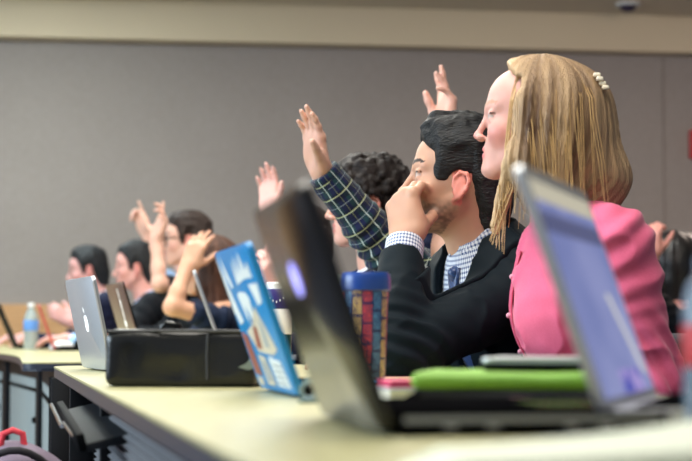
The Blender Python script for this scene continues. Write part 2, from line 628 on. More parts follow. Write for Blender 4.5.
class Body:
    """joint layout of a seated figure, all positions in world metres"""
    def __init__(b, J):
        b.__dict__.update(J)
        b.up = nrm(b.neck - b.pel)
        side = nrm(b.shL - b.shR)
        b.side = nrm(side - b.up * (side @ b.up))
        b.fwd = np.cross(b.side, b.up)
        b.R = np.stack([b.fwd, b.side, b.up], 1)
        b.bulk = J.get('bulk', 1.0)
        b.ab = J.get('armb', b.bulk)
        b.len = np.linalg.norm(b.neck - b.pel)
    def torso(b, S, e=0.0, neck=True):
        g, k = b.bulk, .05
        S.ell(lerp(b.pel, b.neck, .02), (.112 * g + e, .160 * g + e, .115 + e), k, R=b.R)
        S.ell(lerp(b.pel, b.neck, .36), (.104 * g + e, .138 * g + e, .150 + e), k, R=b.R)
        S.ell(lerp(b.pel, b.neck, .66) + b.fwd * .008, (.112 * g + e, .158 * g + e, .165 + e), k, R=b.R)
        if b.__dict__.get('bust'):
            for s in (-1, 1):
                S.ell(lerp(b.pel, b.neck, .62) + b.fwd * .070 + b.side * s * .060, (.040 + e, .050 + e, .052 + e), .06, R=b.R)
        n0 = b.neck - b.up * .045
        for sh in (b.shL, b.shR):
            S.cap(lerp(n0, sh, .15), lerp(n0, sh, .92), .060 * g + e, .052 * g + e, .04)
            S.cap(b.neck - b.up * .012 - b.fwd * .012, lerp(n0, sh, .80), .036 + e, .044 * g + e, .04)
    def arm(b, S, sd, e=0.0, upto=1.0, k=.02, start=0.0):
        sh, el, wr = (b.shL, b.elL, b.wrL) if sd == 'L' else (b.shR, b.elR, b.wrR)
        g = b.ab
        if upto <= 0: return
        u1 = min(upto, .5) * 2
        S.cap(lerp(sh, el, start), lerp(sh, el, u1), .050 * g + e, lerp(.050 * g, .041 * g, u1) + e, .035, cut=(upto < .5))
        if upto > .5:
            t = (upto - .5) * 2
            m = lerp(el, wr, min(.35, t))
            S.cap(el, m, .040 * g + e, .0395 * g + e, k)
            if t > .35:
                S.cap(m, lerp(el, wr, t), .0395 * g + e, .0395 * g * (1 - (t - .35) / .65) + .0265 * (t - .35) / .65 + e, k, cut=(t < 1))
    def legs(b, S, e=0.0, shoe=False):
        for hp, kn, an in ((b.hipL, b.knL, b.anL), (b.hipR, b.knR, b.anR)):
            S.cap(hp, kn, .078 * b.bulk + e, .055 + e, .04)
            S.cap(kn, lerp(kn, an, .35), .055 + e, .055 + e, .03)
            S.cap(lerp(kn, an, .35), an, .055 + e, .038 + e, .03)
    def limbs(b):
        L = []
        for sh, el, wr in ((b.shL, b.elL, b.wrL), (b.shR, b.elR, b.wrR)):
            L.append((sh, el, 0.0)); L.append((el, wr, np.linalg.norm(el - sh)))
        return L
    def coords(b, v):
        """pattern coordinates that follow the sleeves and the torso"""
        best = np.full(len(v), 1e9); out = np.zeros((len(v), 3))
        q = v - b.neck
        ax = q @ b.fwd; ay = q @ b.side; az = q @ b.up
        out[:, 0] = np.arctan2(ay, ax) * .13; out[:, 1] = az
        axis_d = np.sqrt((ax / 1.1) ** 2 + (ay / 1.55) ** 2)
        best = np.maximum(axis_d, 0) * 1.0 - .055
        for a, c, off in b.limbs():
            ba = c - a; L = np.linalg.norm(ba); u = ba / L
            t = np.clip((v - a) @ u, 0, L)
            r = v - a - t[:, None] * u
            d = np.linalg.norm(r, axis=1)
            e1 = nrm(np.cross(u, [0.2, 1.0, 0.1])); e2 = np.cross(u, e1)
            m = d < np.minimum(best, .085)
            best = np.where(m, d, best)
            out[m, 0] = (np.arctan2(r @ e2, r @ e1) * .052)[m]
            out[m, 1] = (t + off)[m]
            out[m, 2] = 1
        return out

def seat_joints(head, yaw, hs=1.0, lean=0.10, neck=None, pel=None, sw=.175, twist=0.0, **kw):
    """default seated pose below a head position; overridden by keyword joints"""
    y = math.radians(yaw)
    F = np.array([math.cos(y), math.sin(y), 0]); L = np.array([-math.sin(y), math.cos(y), 0]); Z = np.array([0, 0, 1.])
    head = np.asarray(head, float)
    J = {}
    J['neck'] = np.asarray(neck, float) if neck is not None else head - F * .070 - Z * .150 * hs
    n = J['neck']
    J['pel'] = np.asarray(pel, float) if pel is not None else np.array([n[0], n[1], 0.55]) - F * lean
    tw = math.radians(twist)
    Ls = L * math.cos(tw) - F * math.sin(tw)
    m = lerp(n, J['pel'], .07)
    J['shL'] = m + Ls * sw; J['shR'] = m - Ls * sw
    for sd, s in (('L', 1), ('R', -1)):
        sh = J['sh' + sd]
        J['el' + sd] = sh + F * .16 + L * s * .05 - Z * .22
        J['wr' + sd] = np.array([*(sh + F * .38 - L * s * .04)[:2], .775])
    J['F'], J['L'] = F, L
    J.update({k: (np.asarray(v, float) if not np.isscalar(v) else v) for k, v in kw.items()})
    p = J['pel']
    for sd, s in (('L', 1), ('R', -1)):
        J['hip' + sd] = p + L * s * .09 - Z * .03
        J['kn' + sd] = np.array([*(p + F * .42 + L * s * .12)[:2], .50])
        J['an' + sd] = np.array([*(p + F * .40 + L * s * .12)[:2], .085])
    return Body(J)

M_SKIN = {}
def skin_mat():
    if 'm' not in M_SKIN:
        n = NT('skin')
        a = n.attr('Col')
        n.set(color=a.outputs['Color'], rough=.48, spec=.35, sss=.12)
        n.b.inputs['Subsurface Radius'].default_value = (.010, .004, .002)
        n.b.inputs['Subsurface Scale'].default_value = .6
        M_SKIN['m'] = n.m
    return M_SKIN['m']

def attr_mat(name, rough=.6, spec=.3, strand=None, **kw):
    n = NT(name)
    a = n.attr('Col')
    n.set(color=a.outputs['Color'], rough=rough, spec=spec, **kw)
    if strand:
        n.bump(n.noise(n.scalevec(n.coord(), strand), 1, 2)[0], .9, .004)
    return n.m

def finish(name, S, h, m, parent, root, disp=None, rel=1, coords=None, col=None, top=False):
    v, q = polygonize(S, h)
    n = vnormals(v, q)
    # make normals point out of the solid
    c = S.ev(v[:200] + n[:200] * h)
    if np.mean(c > 0) < .5:
        q = q[:, ::-1]; n = -n
    if rel: v = relax(v, q, rel, .5)
    if disp is not None:
        n = vnormals(v, q)
        v = v + n * disp(v, n)[:, None]
    o = mesh_obj(name, v - root, q, m, parent)
    if parent is None: o.location = root
    if coords is not None: set_attr(o, 'pc', coords(v), 'FLOAT_VECTOR')
    if col is not None: set_attr(o, 'Col', col(v), 'FLOAT_COLOR')
    return o

def wrinkle(b, amp=.004, freq=16, seed=1, elbow=.006):
    def f(v, n):
        w = vnoise(v * freq, seed) * .6 + vnoise(v * freq * 2.1, seed + 1) * .35
        r = 1 - np.abs(vnoise(v * np.array([freq * .9, freq * .9, freq * .5]) + w[:, None] * .5, seed + 2))
        d = amp * (w * .6 + (r ** 3 - .35))
        if elbow:
            for el, wr, sh in ((b.elL, b.wrL, b.shL), (b.elR, b.wrR, b.shR)):
                u = nrm(wr - el)
                t = (v - el) @ u
                near = np.exp(-((v - el) ** 2).sum(1) / .011)
                near2 = np.exp(-((v - sh) ** 2).sum(1) / .012)
                ph = vnoise(v * 9, seed + 5) * 1.6
                d += elbow * near * np.sin(t * 190 + ph * 2.2)
                t2 = (v - sh) @ nrm(el - sh)
                d += elbow * .7 * near2 * np.sin(t2 * 130 + ph * 3)
        return d
    return f

def person(label, B, head, spec, h=.006, hands=None, clothes=None, hair=None, group=None):
    """body (one continuous skin mesh) with hair and clothing as its children"""
    hp, yaw, pitch, roll, hs = head
    R = rot_head(yaw, pitch, roll)
    root = np.array([B.pel[0], B.pel[1], 0.0])
    S = SDF()
    B.legs(S); B.torso(S)
    S.frame(R, hp, hs)
    nb = (R.T @ (B.neck - hp)) / hs
    S.cap((-.032, 0, -.055), nb, .050, .054 * B.bulk, .03)
    S.cap((-.010, 0, -.060), lerp((-.01, 0, -.06), nb, .8) + np.array([.02, 0, 0]), .042, .046, .03)
    head_sdf(S, spec.get('female', False))
    S.frame()
    for sd in 'LR':
        B.arm(S, sd)
        hd = (hands or {}).get(sd)
        el, wr = (B.elL, B.wrL) if sd == 'L' else (B.elR, B.wrR)
        if hd is None:
            f = nrm(wr - el); hd = dict(f=nrm(f * [1, 1, .15]), p=(0, 0, -1))
        hand_sdf(S, wr, side=sd, **hd)
    def col(v):
        H = SDF(); H.frame(R, hp, hs); head_sdf(H, spec.get('female', False))
        return skin_colors(((v - hp) @ R) / hs, v, spec, H.ev(v))
    body = finish('person', S, h, skin_mat(), None, root, col=col, rel=1)
    tag(body, label, 'person', group)
    # shoes
    ms = spec.get('shoe_mat')
    for an in (B.anL, B.anR):
        T = SDF()
        T.cap(an + B.F * .02 - [0, 0, .035], an + B.F * .16 - [0, 0, .048], .046, .036, .02)
        T.cap(an, an - [0, 0, .03], .046, .048, .02)
        T.plane((0, 0, 0.002), (0, 0, -1))
        finish('shoe', T, .008, ms, body, root, rel=1)
    return body, root, R

def trousers(B, body, root, m, h=.008):
    S = SDF()
    B.legs(S, .014)
    S.ell(lerp(B.pel, B.neck, .02), (.122, .172, .120), .05, R=B.R)
    S.plane((0, 0, .07), (0, 0, -1))
    finish('trousers', S, h, m, body, root, rel=2)

def neck_cut(S, B, up=.0, tilt=.5):
    S.plane(B.neck + B.up * up, nrm(B.up + B.fwd * tilt), .004)

def top_sdf(B, e, L=.97, Rr=.97, up=-.005, tilt=.55, waist=-.06, eb=None):
    S = SDF()
    B.torso(S, e)
    neck_cut(S, B, up, tilt)
    S.plane(B.pel + B.up * waist, -B.up, .01)
    S.cap(B.neck - B.up * .07, B.neck + B.up * (max(up, 0) + .012), .062 * B.bulk + e, .056 * B.bulk + e, .03, cut=True)
    B.arm(S, 'L', eb if eb is not None else e, L); B.arm(S, 'R', eb if eb is not None else e, Rr)
    return S

def collar(name, B, head_c, m, body, root, r0=.060, r1=.068, hgt=.040, low=-.012, point=.055, gap=.35, base_up=.0, lean=.0, th=.003, seg=48):
    """folded collar: stand, fold and outer leaf with points, as one thick strip around the neck"""
    ax = nrm(np.asarray(head_c, float) - B.neck); ax = nrm(ax * .5 + B.up)
    S_ = nrm(B.side - ax * (B.side @ ax)); Fd = np.cross(S_, ax)
    c = B.neck + B.up * base_up + Fd * lean
    vs, pc = [], []
    K = 9
    for i in range(seg + 1):
        th_ = -math.pi + gap + (2 * math.pi - 2 * gap) * i / seg
        fr = max(0, -math.cos(th_))          # 1 at the front
        fr = fr ** 1.5
        rad = -math.cos(th_) * Fd * 1.08 + math.sin(th_) * S_
        top = hgt * (1 - .45 * fr) - .010 * fr
        lo = low - point * fr ** 1.6
        prof = [(r0, -.012), (r0 - .001, top * .5), (r0 + .001, top - .003), (r0 + .004, top), (r0 + .007, top - .003),
                (lerp(r0 + .008, r1, .5), lerp(top, lo, .5)), (r1, lo), (r1 - .004, lo), (lerp(r0 + .004, r1 - .004, .5), lerp(top - .006, lo, .5))]
        for j, (r, z) in enumerate(prof):
            vs.append(c + rad * r + ax * z); pc.append((th_ * r1, z + (0 if j > 3 else .1), 0))
    fs = []
    for i in range(seg):
        for j in range(K):
            j2 = (j + 1) % K
            fs.append((i * K + j, i * K + j2, (i + 1) * K + j2, (i + 1) * K + j))
    fs.append(tuple(range(K))); fs.append(tuple(seg * K + j for j in range(K))[::-1])
    o = mesh_obj(name, np.array(vs) - root, fs, m, body)
    set_attr(o, 'pc', np.array(pc), 'FLOAT_VECTOR')
    return o

def march(S, o, d, far=.5):
    """first surface point of S met from o along d (or None)"""
    o, d = np.asarray(o, float), nrm(d); t = 0.0
    for _ in range(60):
        e = float(S.ev((o + d * t)[None])[0])
        if abs(e) < .0004: return o + d * t
        t += e * .9
        if t > far: return None
    return o + d * t

def front_strip(name, S, B, us, ws, m, body, root, th=.004, off=.001, shift=None, out=.35):
    """a strip (tie, placket) laid on the front of a garment: us = heights below the neck, ws = half widths"""
    vs, pc = [], []
    n = 5
    for i, (u, w) in enumerate(zip(us, ws)):
        for k in range(n):
            s = (k / (n - 1) * 2 - 1) * w + (shift[i] if shift is not None else 0)
            o = B.neck + B.up * u + B.side * s + B.fwd * out
            p = march(S, o, -B.fwd, .9)
            if p is None: p = o - B.fwd * (out - .1)
            vs.append(p + B.fwd * off); pc.append((s, u, 0))
    m0 = len(vs)
    for i in range(m0): vs.append(vs[i] + B.fwd * th); pc.append(pc[i])
    fs = []
    r = len(us)
    for i in range(r - 1):
        for k in range(n - 1):
            a, b_, c, d = i * n + k, i * n + k + 1, (i + 1) * n + k + 1, (i + 1) * n + k
            fs.append((a, b_, c, d)); fs.append((m0 + d, m0 + c, m0 + b_, m0 + a))
    for i in range(r - 1):
        for k in (0, n - 1):
            fs.append((i * n + k, (i + 1) * n + k, m0 + (i + 1) * n + k, m0 + i * n + k))
    for k in range(n - 1):
        fs.append((k, k + 1, m0 + k + 1, m0 + k)); a = (r - 1) * n
        fs.append((a + k, a + k + 1, m0 + a + k + 1, m0 + a + k))
    bm = bmesh.new()
    bv = [bm.verts.new(tuple(v - root)) for v in vs]
    for f in fs: bm.faces.new([bv[i] for i in f])
    bmesh.ops.recalc_face_normals(bm, faces=bm.faces)
    me = bpy.data.meshes.new(name); bm.to_mesh(me); bm.free()
    me.polygons.foreach_set('use_smooth', np.ones(len(me.polygons), bool))
    me.materials.append(m)
    o = link(bpy.data.objects.new(name, me), body)
    set_attr(o, 'pc', np.array(pc), 'FLOAT_VECTOR')
    return o

def lapels(B, S0, m, body, root, w0=.072, wend=-.34, thick=.006, h=.004, e=0.0):
    """the turned-back fronts of a jacket, following its surface on both sides of the opening"""
    S = SDF()
    def f(X):
        d = S0.ev(X)
        q = X - B.neck
        s = np.abs(q @ B.side); u = q @ B.up; fw = q @ B.fwd
        w = vopen(u, w0, wend)
        wo = w + np.interp(u, [wend, -.20, -.10, -.095, -.06, .02], [.002, .050, .075, .055, .060, .050])
        band = np.maximum(w - .004 - s, s - wo)
        return np.maximum.reduce([d - thick, -(d + .004), band * .8, -fw - .02, u - .03, wend - u])
    c = B.neck - B.up * .16
    S.fn(f, c - .32, c + .32)
    return finish('lapel', S, h, m, body, root, rel=1)

def vopen(u, w0, wend):
    return np.interp(u, [wend, 0.0, .05], [0.0, w0, w0 + .01])

# ------------------------------------------------ hair
def hair_short(body, root, R, hp, hs, m, thick=.012, top=.008, h=.004, line=None, amp=.004, seed=3, curly=False, freq=90):
    xs, zs = line or ([-.13, -.075, -.050, -.036, -.024, .004, .008, .030, .036, .052, .075, .10], [-.105, -.098, -.080, -.045, .014, .018, -.036, -.034, .022, .052, .072, .080])
    S = SDF(); S.frame(R, hp, hs)
    base = SDF(); base.frame(R, hp, hs)
    skull(base, .001)
    base.cap((-.055, 0, -.045), (-.062, 0, -.10), .051, .046, .02)
    def mass(X):
        q = ((X - hp) @ R) / hs
        t = np.clip((q[:, 2] - np.interp(q[:, 0], xs, zs)) / .055, .12, 1) * thick
        t = t + top * np.clip((q[:, 2] - .045) / .06, 0, 1)
        tuft = vnoise(q * np.array([16, 34, 26]), seed + 30) * .38 + vnoise(q * np.array([34, 80, 60]), seed + 31) * .32
        return base.ev(X) - hs * t * (1 + .55 * tuft)
    S.fn(mass, hp - .16 * hs, hp + .16 * hs)
    if curly:
        rnd = random.Random(seed)
        for i in range(420):
            th = rnd.uniform(-math.pi, math.pi); ph = math.asin(rnd.uniform(-.45, 1))
            d = np.array([math.cos(ph) * math.cos(th), math.cos(ph) * math.sin(th), math.sin(ph)])
            c = np.array([-.012, 0, .032]) + d * (np.array([.098, .078, .088]) + thick + rnd.uniform(-.002, .012))
            S.ball(c, rnd.uniform(.007, .0145), .004)
    def reg(X):
        q = ((X - hp) @ R) / hs
        z = q[:, 2] + .006 * vnoise(q * 70, seed)
        return (np.interp(q[:, 0], xs, zs) - z) * .6 * hs
    S.fn(reg, [0, 0, 0], [0, 0, 0], 'i')
    S.p[-1] = ('f', 'i', .006, None, None, (reg,))
    def disp(v, n):
        q = ((v - hp) @ R) / hs
        g = np.stack([q[:, 0] * .35, q[:, 1], q[:, 2] * .8], 1)
        wv = vnoise(q * 28, seed + 4)[:, None] * .014
        s = vnoise((g + wv) * freq * 1.6, seed) * .6 + vnoise((q + wv) * freq * .55, seed + 7) * .6
        return s * amp
    S.frame()
    def col(v):
        q = ((v - hp) @ R) / hs
        s = vnoise(q * np.array([60, 160, 110]), seed + 2)
        return np.clip(lin(m['col']) * (1 + .45 * s[:, None]), 0, 1)
    return finish('hair', S, h, m['mat'], body, root, disp, 1, col=col)

def hair_long(body, root, R, hp, hs, m, h=.004, seed=5, low=-.30, part_x=.058, flare=.05, front=True, amp=.0035, streak=.3, name='hair'):
    """hair hanging past the jaw: a cap, side curtains and a back sheet with strand grooves"""
    S = SDF(); S.frame(R, hp, hs)
    skull(S, .016)
    S.ell((-.014 - flare * .30, 0, .043), (.108 + flare * .30, .088, .087), .02)
    S.ell((-.045 - flare * .4, 0, -.02), (.085 + flare * .3, .090, .105), .03)
    zl = low
    for s in (-1, 1):
        S.cap((.022, s * .066, .030), (.012, s * .070, -.080), .034, .032, .03)
        S.cap((.012, s * .070, -.080), (-.012, s * .074, zl + .03), .032, .026, .03)
        S.cap((-.030, s * .056, .0), (-.050 - flare * .4, s * .060, zl + .01), .045, .036, .03)
        if front:
            S.cap((.034, s * .070, .020), (.036, s * .073, -.090), .014, .016, .02)
            S.cap((.036, s * .073, -.090), (.058, s * .066, -.215), .016, .008, .015)
    S.cap((-.070, 0, .030), (-.092 - flare, 0, zl * .55), .058, .050, .04)
    S.cap((-.092 - flare, 0, zl * .55), (-.075 - flare, 0, zl), .050, .036, .04)
    # leave the face and the throat free
    def face(X):
        q = ((X - hp) @ R) / hs
        x, y, z = q[:, 0], q[:, 1], q[:, 2]
        edge = part_x - .012 * np.clip((z - .02) / .06, 0, 1) + .032 * np.clip((-.04 - z) / .12, 0, 1) + .004 * vnoise(q * 55, seed)
        inside = np.maximum.reduce([edge - x, np.abs(y) - .14, z - .078 - 1.5 * np.clip(x - .036, 0, .06), -.20 - z])
        neck = np.maximum.reduce([-.03 - x, np.abs(y) - .052, z + .075])
        return np.minimum(inside, neck) * .8 * hs
    S.p.append(('f', 's', .008, None, None, (face,)))
    def disp(v, n):
        q = ((v - hp) @ R) / hs
        a = np.arctan2(q[:, 1], -(q[:, 0] + .01))
        wob = vnoise(q * np.array([9, 9, 7]), seed + 3) * .10
        g = np.stack([(a + wob) * 13, q[:, 2] * 3.5, np.zeros(len(q))], 1)
        s = vnoise(g, seed) + .6 * vnoise(g * np.array([2.4, 1.2, 1]), seed + 1)
        return amp * s * np.clip(1.15 - np.clip(q[:, 2], 0, .2) * 5, .25, 1)
    def col(v):
        q = ((v - hp) @ R) / hs
        a = np.arctan2(q[:, 1], -(q[:, 0] + .01))
        wob = vnoise(q * np.array([9, 9, 7]), seed + 3) * .10
        g = np.stack([(a + wob) * 17, q[:, 2] * 4, np.zeros(len(q))], 1)
        s = .5 + .5 * (vnoise(g, seed + 8) * .7 + vnoise(g * np.array([2.6, 1.5, 1]), seed + 9) * .5)
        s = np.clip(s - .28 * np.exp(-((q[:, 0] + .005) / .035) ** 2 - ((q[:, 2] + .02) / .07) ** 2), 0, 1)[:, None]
        if 'front' in m:      # paler lengths that frame the face
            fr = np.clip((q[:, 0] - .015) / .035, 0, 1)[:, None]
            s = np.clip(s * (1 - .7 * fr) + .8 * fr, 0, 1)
        return lin(m['dark']) * (1 - s) + lin(m['light']) * s
    S.frame()
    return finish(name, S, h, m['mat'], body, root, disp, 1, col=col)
# ---------------------------------------------------------------- materials of the place
n = NT('wall_fabric'); co = n.coord()
w1 = n.noise(n.scalevec(co, (260, 260, 18)), 1, 2)[0]
w2 = n.noise(n.scalevec(co, (18, 18, 260)), 1, 2)[0]
w3 = n.noise(co, 1.3, 3)[0]
f_ = n.math('MULTIPLY_ADD', w3, .25, n.math('MULTIPLY', n.math('ADD', w1, w2), .38))
n.set(color=n.ramp(f_, [(.25, rgb(131, 121, 115)), (.75, rgb(157, 147, 141))]), rough=.95, spec=.1)
n.bump(n.math('ADD', w1, w2), .25, .002)
M_WALL = n.m
M_BULK = mat('bulkhead_paint', rgb(202, 184, 156), .8, var=.03, scale=2)
M_CEIL = mat('ceiling_paint', rgb(214, 202, 180), .9, var=.03, scale=3)
n = NT('wainscot_wood'); co = n.coord()
g = n.noise(n.scalevec(co, (3, 3, 60)), 1.5, 4)[0]
n.set(color=n.ramp(g, [(.3, rgb(168, 122, 78)), (.7, rgb(198, 152, 104))]), rough=.5)
M_WOODW = n.m
n = NT('carpet'); co = n.coord()
c1 = n.noise(co, 160, 3)[0]
n.set(color=n.ramp(c1, [(.3, rgb(52, 54, 62)), (.7, rgb(84, 84, 92))]), rough=1.0, spec=.05)
n.bump(c1, .6, .004)
M_CARPET = n.m
n = NT('table_laminate'); co = n.coord()
l1 = n.noise(n.scalevec(co, (40, 5, 5)), 1.2, 4)[0]
n.set(color=n.ramp(l1, [(.3, rgb(180, 176, 130)), (.7, rgb(197, 193, 147))]), rough=.30, spec=.45)
M_TABLE = n.m
M_EDGE = mat('table_edge', rgb(52, 59, 74), .32, var=.12, scale=40)
M_PANEL = mat('grey_panel', rgb(160, 170, 168), .5, var=.05, scale=6)
M_BLACKMETAL = mat('black_metal', rgb(20, 22, 26), .5, 0, var=.1, spec=.2)
M_SLAT = mat('slat_metal', rgb(176, 178, 184), .34, .45, var=.06)
M_DARK = mat('dark_plastic', rgb(12, 13, 15), .6, var=.1, spec=.04)
M_GUN = mat('gunmetal_plastic', rgb(34, 37, 42), .55, .0, var=.1, spec=.15)
M_CHROME = mat('chrome', rgb(220, 222, 226), .15, 1.0, var=.03)

# ---------------------------------------------------------------- room
def slab(name, lo, hi, m, kind='structure'):
    o = box(name, (np.array(lo) + np.array(hi)) / 2, np.array(hi) - np.array(lo), m)
    tag(o, kind=kind); return o

slab('floor', (-6, -2.5, -.1), (7, 13, 0), M_CARPET)
slab('ceiling', (-6, -2.5, 2.84), (7, 13, 2.94), M_CEIL)
WA = P(0, 330.5, 10.0); WB = P(692, 330.5, 10.6)
wd = nrm((WB - WA) * [1, 1, 0]); wn = np.array([wd[1], -wd[0], 0])        # wall direction, normal towards the room
wyaw = math.atan2(wd[1], wd[0])
wc = (WA + WB) / 2
RW = np.stack([wd, -wn, [0, 0, 1]], 1)
def wallbox(name, x0, x1, z0, z1, out, thick, m, bevel=0.0):
    """a board on the back wall: x along the wall from its middle, 'out' metres proud of it"""
    c = wc * [1, 1, 0] + wd * (x0 + x1) / 2 + wn * (out - thick / 2) + [0, 0, (z0 + z1) / 2]
    o = box(name, c, (x1 - x0, thick, z1 - z0), m, None, bevel, RW)
    return tag(o, kind='structure')
wallbox('wall_back', -7, 7, 0, 2.9, 0, .2, M_WALL)
wallbox('trim_bulkhead', -7, 7, 2.605, 2.9, .16, .16, M_BULK)
wallbox('trim_wainscot', -7, 7, .10, .975, .03, .03, M_WOODW)
wallbox('baseboard_back', -7, 7, 0, .10, .035, .035, M_DARK)
M_SEAM = mat('wall_seam', rgb(128, 117, 110), .9)
for i, x in enumerate((-4.6, -3.05, 2.02, 5.0)):
    wallbox('trim_%d' % (i + 1), x, x + .012, .98, 2.6, .004, .004, M_SEAM)

# ceiling lamp panels (their light is the area lamps just under them)
n = NT('lamp_diffuser'); n.set(color=rgb(240, 236, 226), rough=.6, emit=(1, .93, .8, 1), emits=1.5); M_DIFF = n.m
M_LAMPFRAME = mat('lamp_frame', rgb(225, 225, 222), .5)
for i, (x, y, w, d) in enumerate(((-.3, 2.2, 1.4, 2.4), (-.6, 5.6, 1.4, 2.4), (2.4, 7.4, 1.4, 2.0), (-2.0, 8.2, 1.4, 1.8))):
    o = empty('ceiling_lamp', (x, y, 2.84))
    tag(o, 'recessed ceiling light panel over the ' + ('nearest row', 'middle of the rows', 'right rear seats', 'far left tables')[i], 'ceiling light', 'ceiling light panels')
    box('diffuser', (0, 0, -.015), (w - .06, d - .06, .02), M_DIFF, o)
    bm = bmesh.new()
    for sx in (-1, 1):
        add_box(bm, (sx * (w / 2), 0, -.02), (.06, d + .06, .04))
        add_box(bm, (0, sx * (d / 2), -.02), (w - .06, .06, .04))
    bm_obj('frame', bm, M_LAMPFRAME, o)

# fire alarm on the back wall
M_RED = mat('alarm_red', rgb(176, 26, 38), .4)
pa = wc + wd * ((699 - 346) / 692 * 4.42)
fa = empty('fire_alarm', (pa[0] + wn[0] * .001, pa[1] + wn[1] * .001, 1.93), wyaw)
tag(fa, 'red fire alarm box on the taupe wall at the right edge', 'fire alarm')
box('housing', (0, -.03, .095), (.125, .06, .19), M_RED, fa, .012)
box('strobe_lens', (0, -.066, .13), (.05, .02, .05), mat('strobe', rgb(235, 235, 230), .2), fa, .006)
bm = bmesh.new()
for k in range(5): add_box(bm, (0, -.062, .03 + k * .014), (.07, .006, .006), .001)
bm_obj('sounder_grille', bm, M_DARK, fa)
# small sensor under the bulkhead edge
ps = P(628, 12, 10.15)
sn = empty('motion_sensor', (ps[0], ps[1], 2.84))
tag(sn, 'small dark sensor at the top of the beige bulkhead', 'sensor')
lathe('dome', [(.0, -.05), (.03, -.047), (.05, -.03), (.055, -.012)], mat('sensor_dark', rgb(48, 40, 62), .3), sn)
lathe('ring', [(.055, -.014), (.075, -.012), (.078, 0), (.055, 0)], M_LAMPFRAME, sn)

# ---------------------------------------------------------------- tables
def poly_inset(front, d):
    """offset an open polyline to its right by d"""
    out = []
    fr = [np.asarray(p, float) for p in front]
    for i in range(len(fr)):
        t = nrm(fr[min(i + 1, len(fr) - 1)] - fr[max(i - 1, 0)])
        out.append(fr[i] + np.array([t[1], -t[0]]) * d)
    return out

def smooth_line(pts, n=6):
    pts = [np.asarray(p, float) for p in pts]
    out = []
    for i in range(len(pts) - 1):
        p0, p1, p2, p3 = pts[max(i - 1, 0)], pts[i], pts[i + 1], pts[min(i + 2, len(pts) - 1)]
        for k in range(n):
            t = k / n
            out.append(.5 * (2 * p1 + (p2 - p0) * t + (2 * p0 - 5 * p1 + 4 * p2 - p3) * t * t + (3 * p1 - p0 - 3 * p2 + p3) * t ** 3))
    out.append(pts[-1]); return out

def round_poly(poly, rad):
    """round the corners listed in rad {index: radius}"""
    out = []
    m = len(poly)
    for i, p in enumerate(poly):
        p = np.asarray(p, float)
        if i in rad:
            a = nrm(np.asarray(poly[i - 1]) - p); b = nrm(np.asarray(poly[(i + 1) % m]) - p)
            r = rad[i]
            p0, p1 = p + a * r, p + b * r
            for k in range(9):
                t = k / 8
                out.append((1 - t) ** 2 * p0 + 2 * t * (1 - t) * p + t * t * p1)
        else: out.append(p)
    return out

TZ = .73
def table(front, depth, name_label, near_round, far_round, legs_at):
    root0 = np.array([*lerp(front[0], front[-1], .5), 0])
    t = empty('lecture_table', tuple(root0))
    tag(t, name_label, 'table', 'rows of lecture tables')
    rear = poly_inset(front, depth)
    poly = list(front) + rear[::-1]
    m = len(front)
    rd = {}
    if near_round: rd[0] = near_round
    if far_round: rd[m - 1] = far_round
    poly = [p - root0[:2] for p in round_poly(poly, rd)]
    # top surface slightly inset from its edge band
    prism('tabletop', poly, M_TABLE, t, TZ - .004, TZ)
    bm = bmesh.new(); add_prism(bm, poly, TZ - .024, TZ - .0045)
    bmesh.ops.bevel(bm, geom=[e for e in bm.edges if abs(e.verts[0].co.z - e.verts[1].co.z) < 1e-6 and e.verts[0].co.z < TZ - .015], offset=.006, segments=2, affect='EDGES')
    bm_obj('edge_band', bm, M_EDGE, t, .6)
    return t, root0

# near table: its front edge runs away to the left of the camera
E0 = np.array([.17, .0]); ED = nrm(np.array([-.222, 1.0]))
EDGE1 = [E0 + ED * s for s in np.linspace(0, 4.06, 8)]
t1, r1 = table(EDGE1, .71, 'long pale yellow lecture table nearest the camera, carrying the open laptops', 0, .10, None)
EN = np.array([ED[1], -ED[0]])
def T1(s, off, z):           # point by distance along the near table, offset from its front edge and height
    p = E0 + ED * s + EN * off
    return np.array([p[0] - r1[0], p[1] - r1[1], z])
R1 = np.stack([[*EN, 0], [*ED, 0], [0, 0, 1]], 1)
# louvred modesty panels: one panel per bay, its slats one mesh
for s0, s1, sb, zt in ((.10, 1.30, .034, .690), (1.34, 2.66, .034, .690), (2.74, 3.60, .075, .600)):
    bm = bmesh.new()
    for k in range(46):
        z = zt - k * .0118
        a = math.radians(24)
        Rs = R1 @ np.array([[math.cos(a), 0, -math.sin(a)], [0, 1, 0], [math.sin(a), 0, math.cos(a)]])
        add_box(bm, T1((s0 + s1) / 2, sb, z), (.0085, s1 - s0, .0022), 0, Rs)
    pn = bm_obj('slatted_panel', bm, M_SLAT, t1)
    box('panel_backing', T1((s0 + s1) / 2, sb + .012, zt - .25), (.006, s1 - s0, .53), M_DARK, pn, 0, R1)
for s in (.06, 1.32, 2.70, 3.63):
    box('panel_post', T1(s, .045, .35), (.05, .022, .69), M_BLACKMETAL, t1, .003, R1)
# short recessed end bay with dark box under the rounded corner
box('end_panel', T1(3.90, .36, .36), (.46, .03, .66), M_BLACKMETAL, t1, .004, R1)
box('leg', T1(3.90, .58, .36), (.06, .05, .69), M_BLACKMETAL, t1, .006, R1)
box('leg', T1(.30, .58, .36), (.06, .05, .69), M_BLACKMETAL, t1, .006, R1)
box('rail', T1(3.35, .11, .665), (.03, .98, .05), M_BLACKMETAL, t1, .004, R1)
for s in (.30, 1.4, 3.9):
    box('foot', T1(s, .36, .018), (.56, .06, .03), M_BLACKMETAL, t1, .008, R1)
    if s == 1.4: box('leg', T1(s, .58, .36), (.06, .05, .69), M_BLACKMETAL, t1, .006, R1)

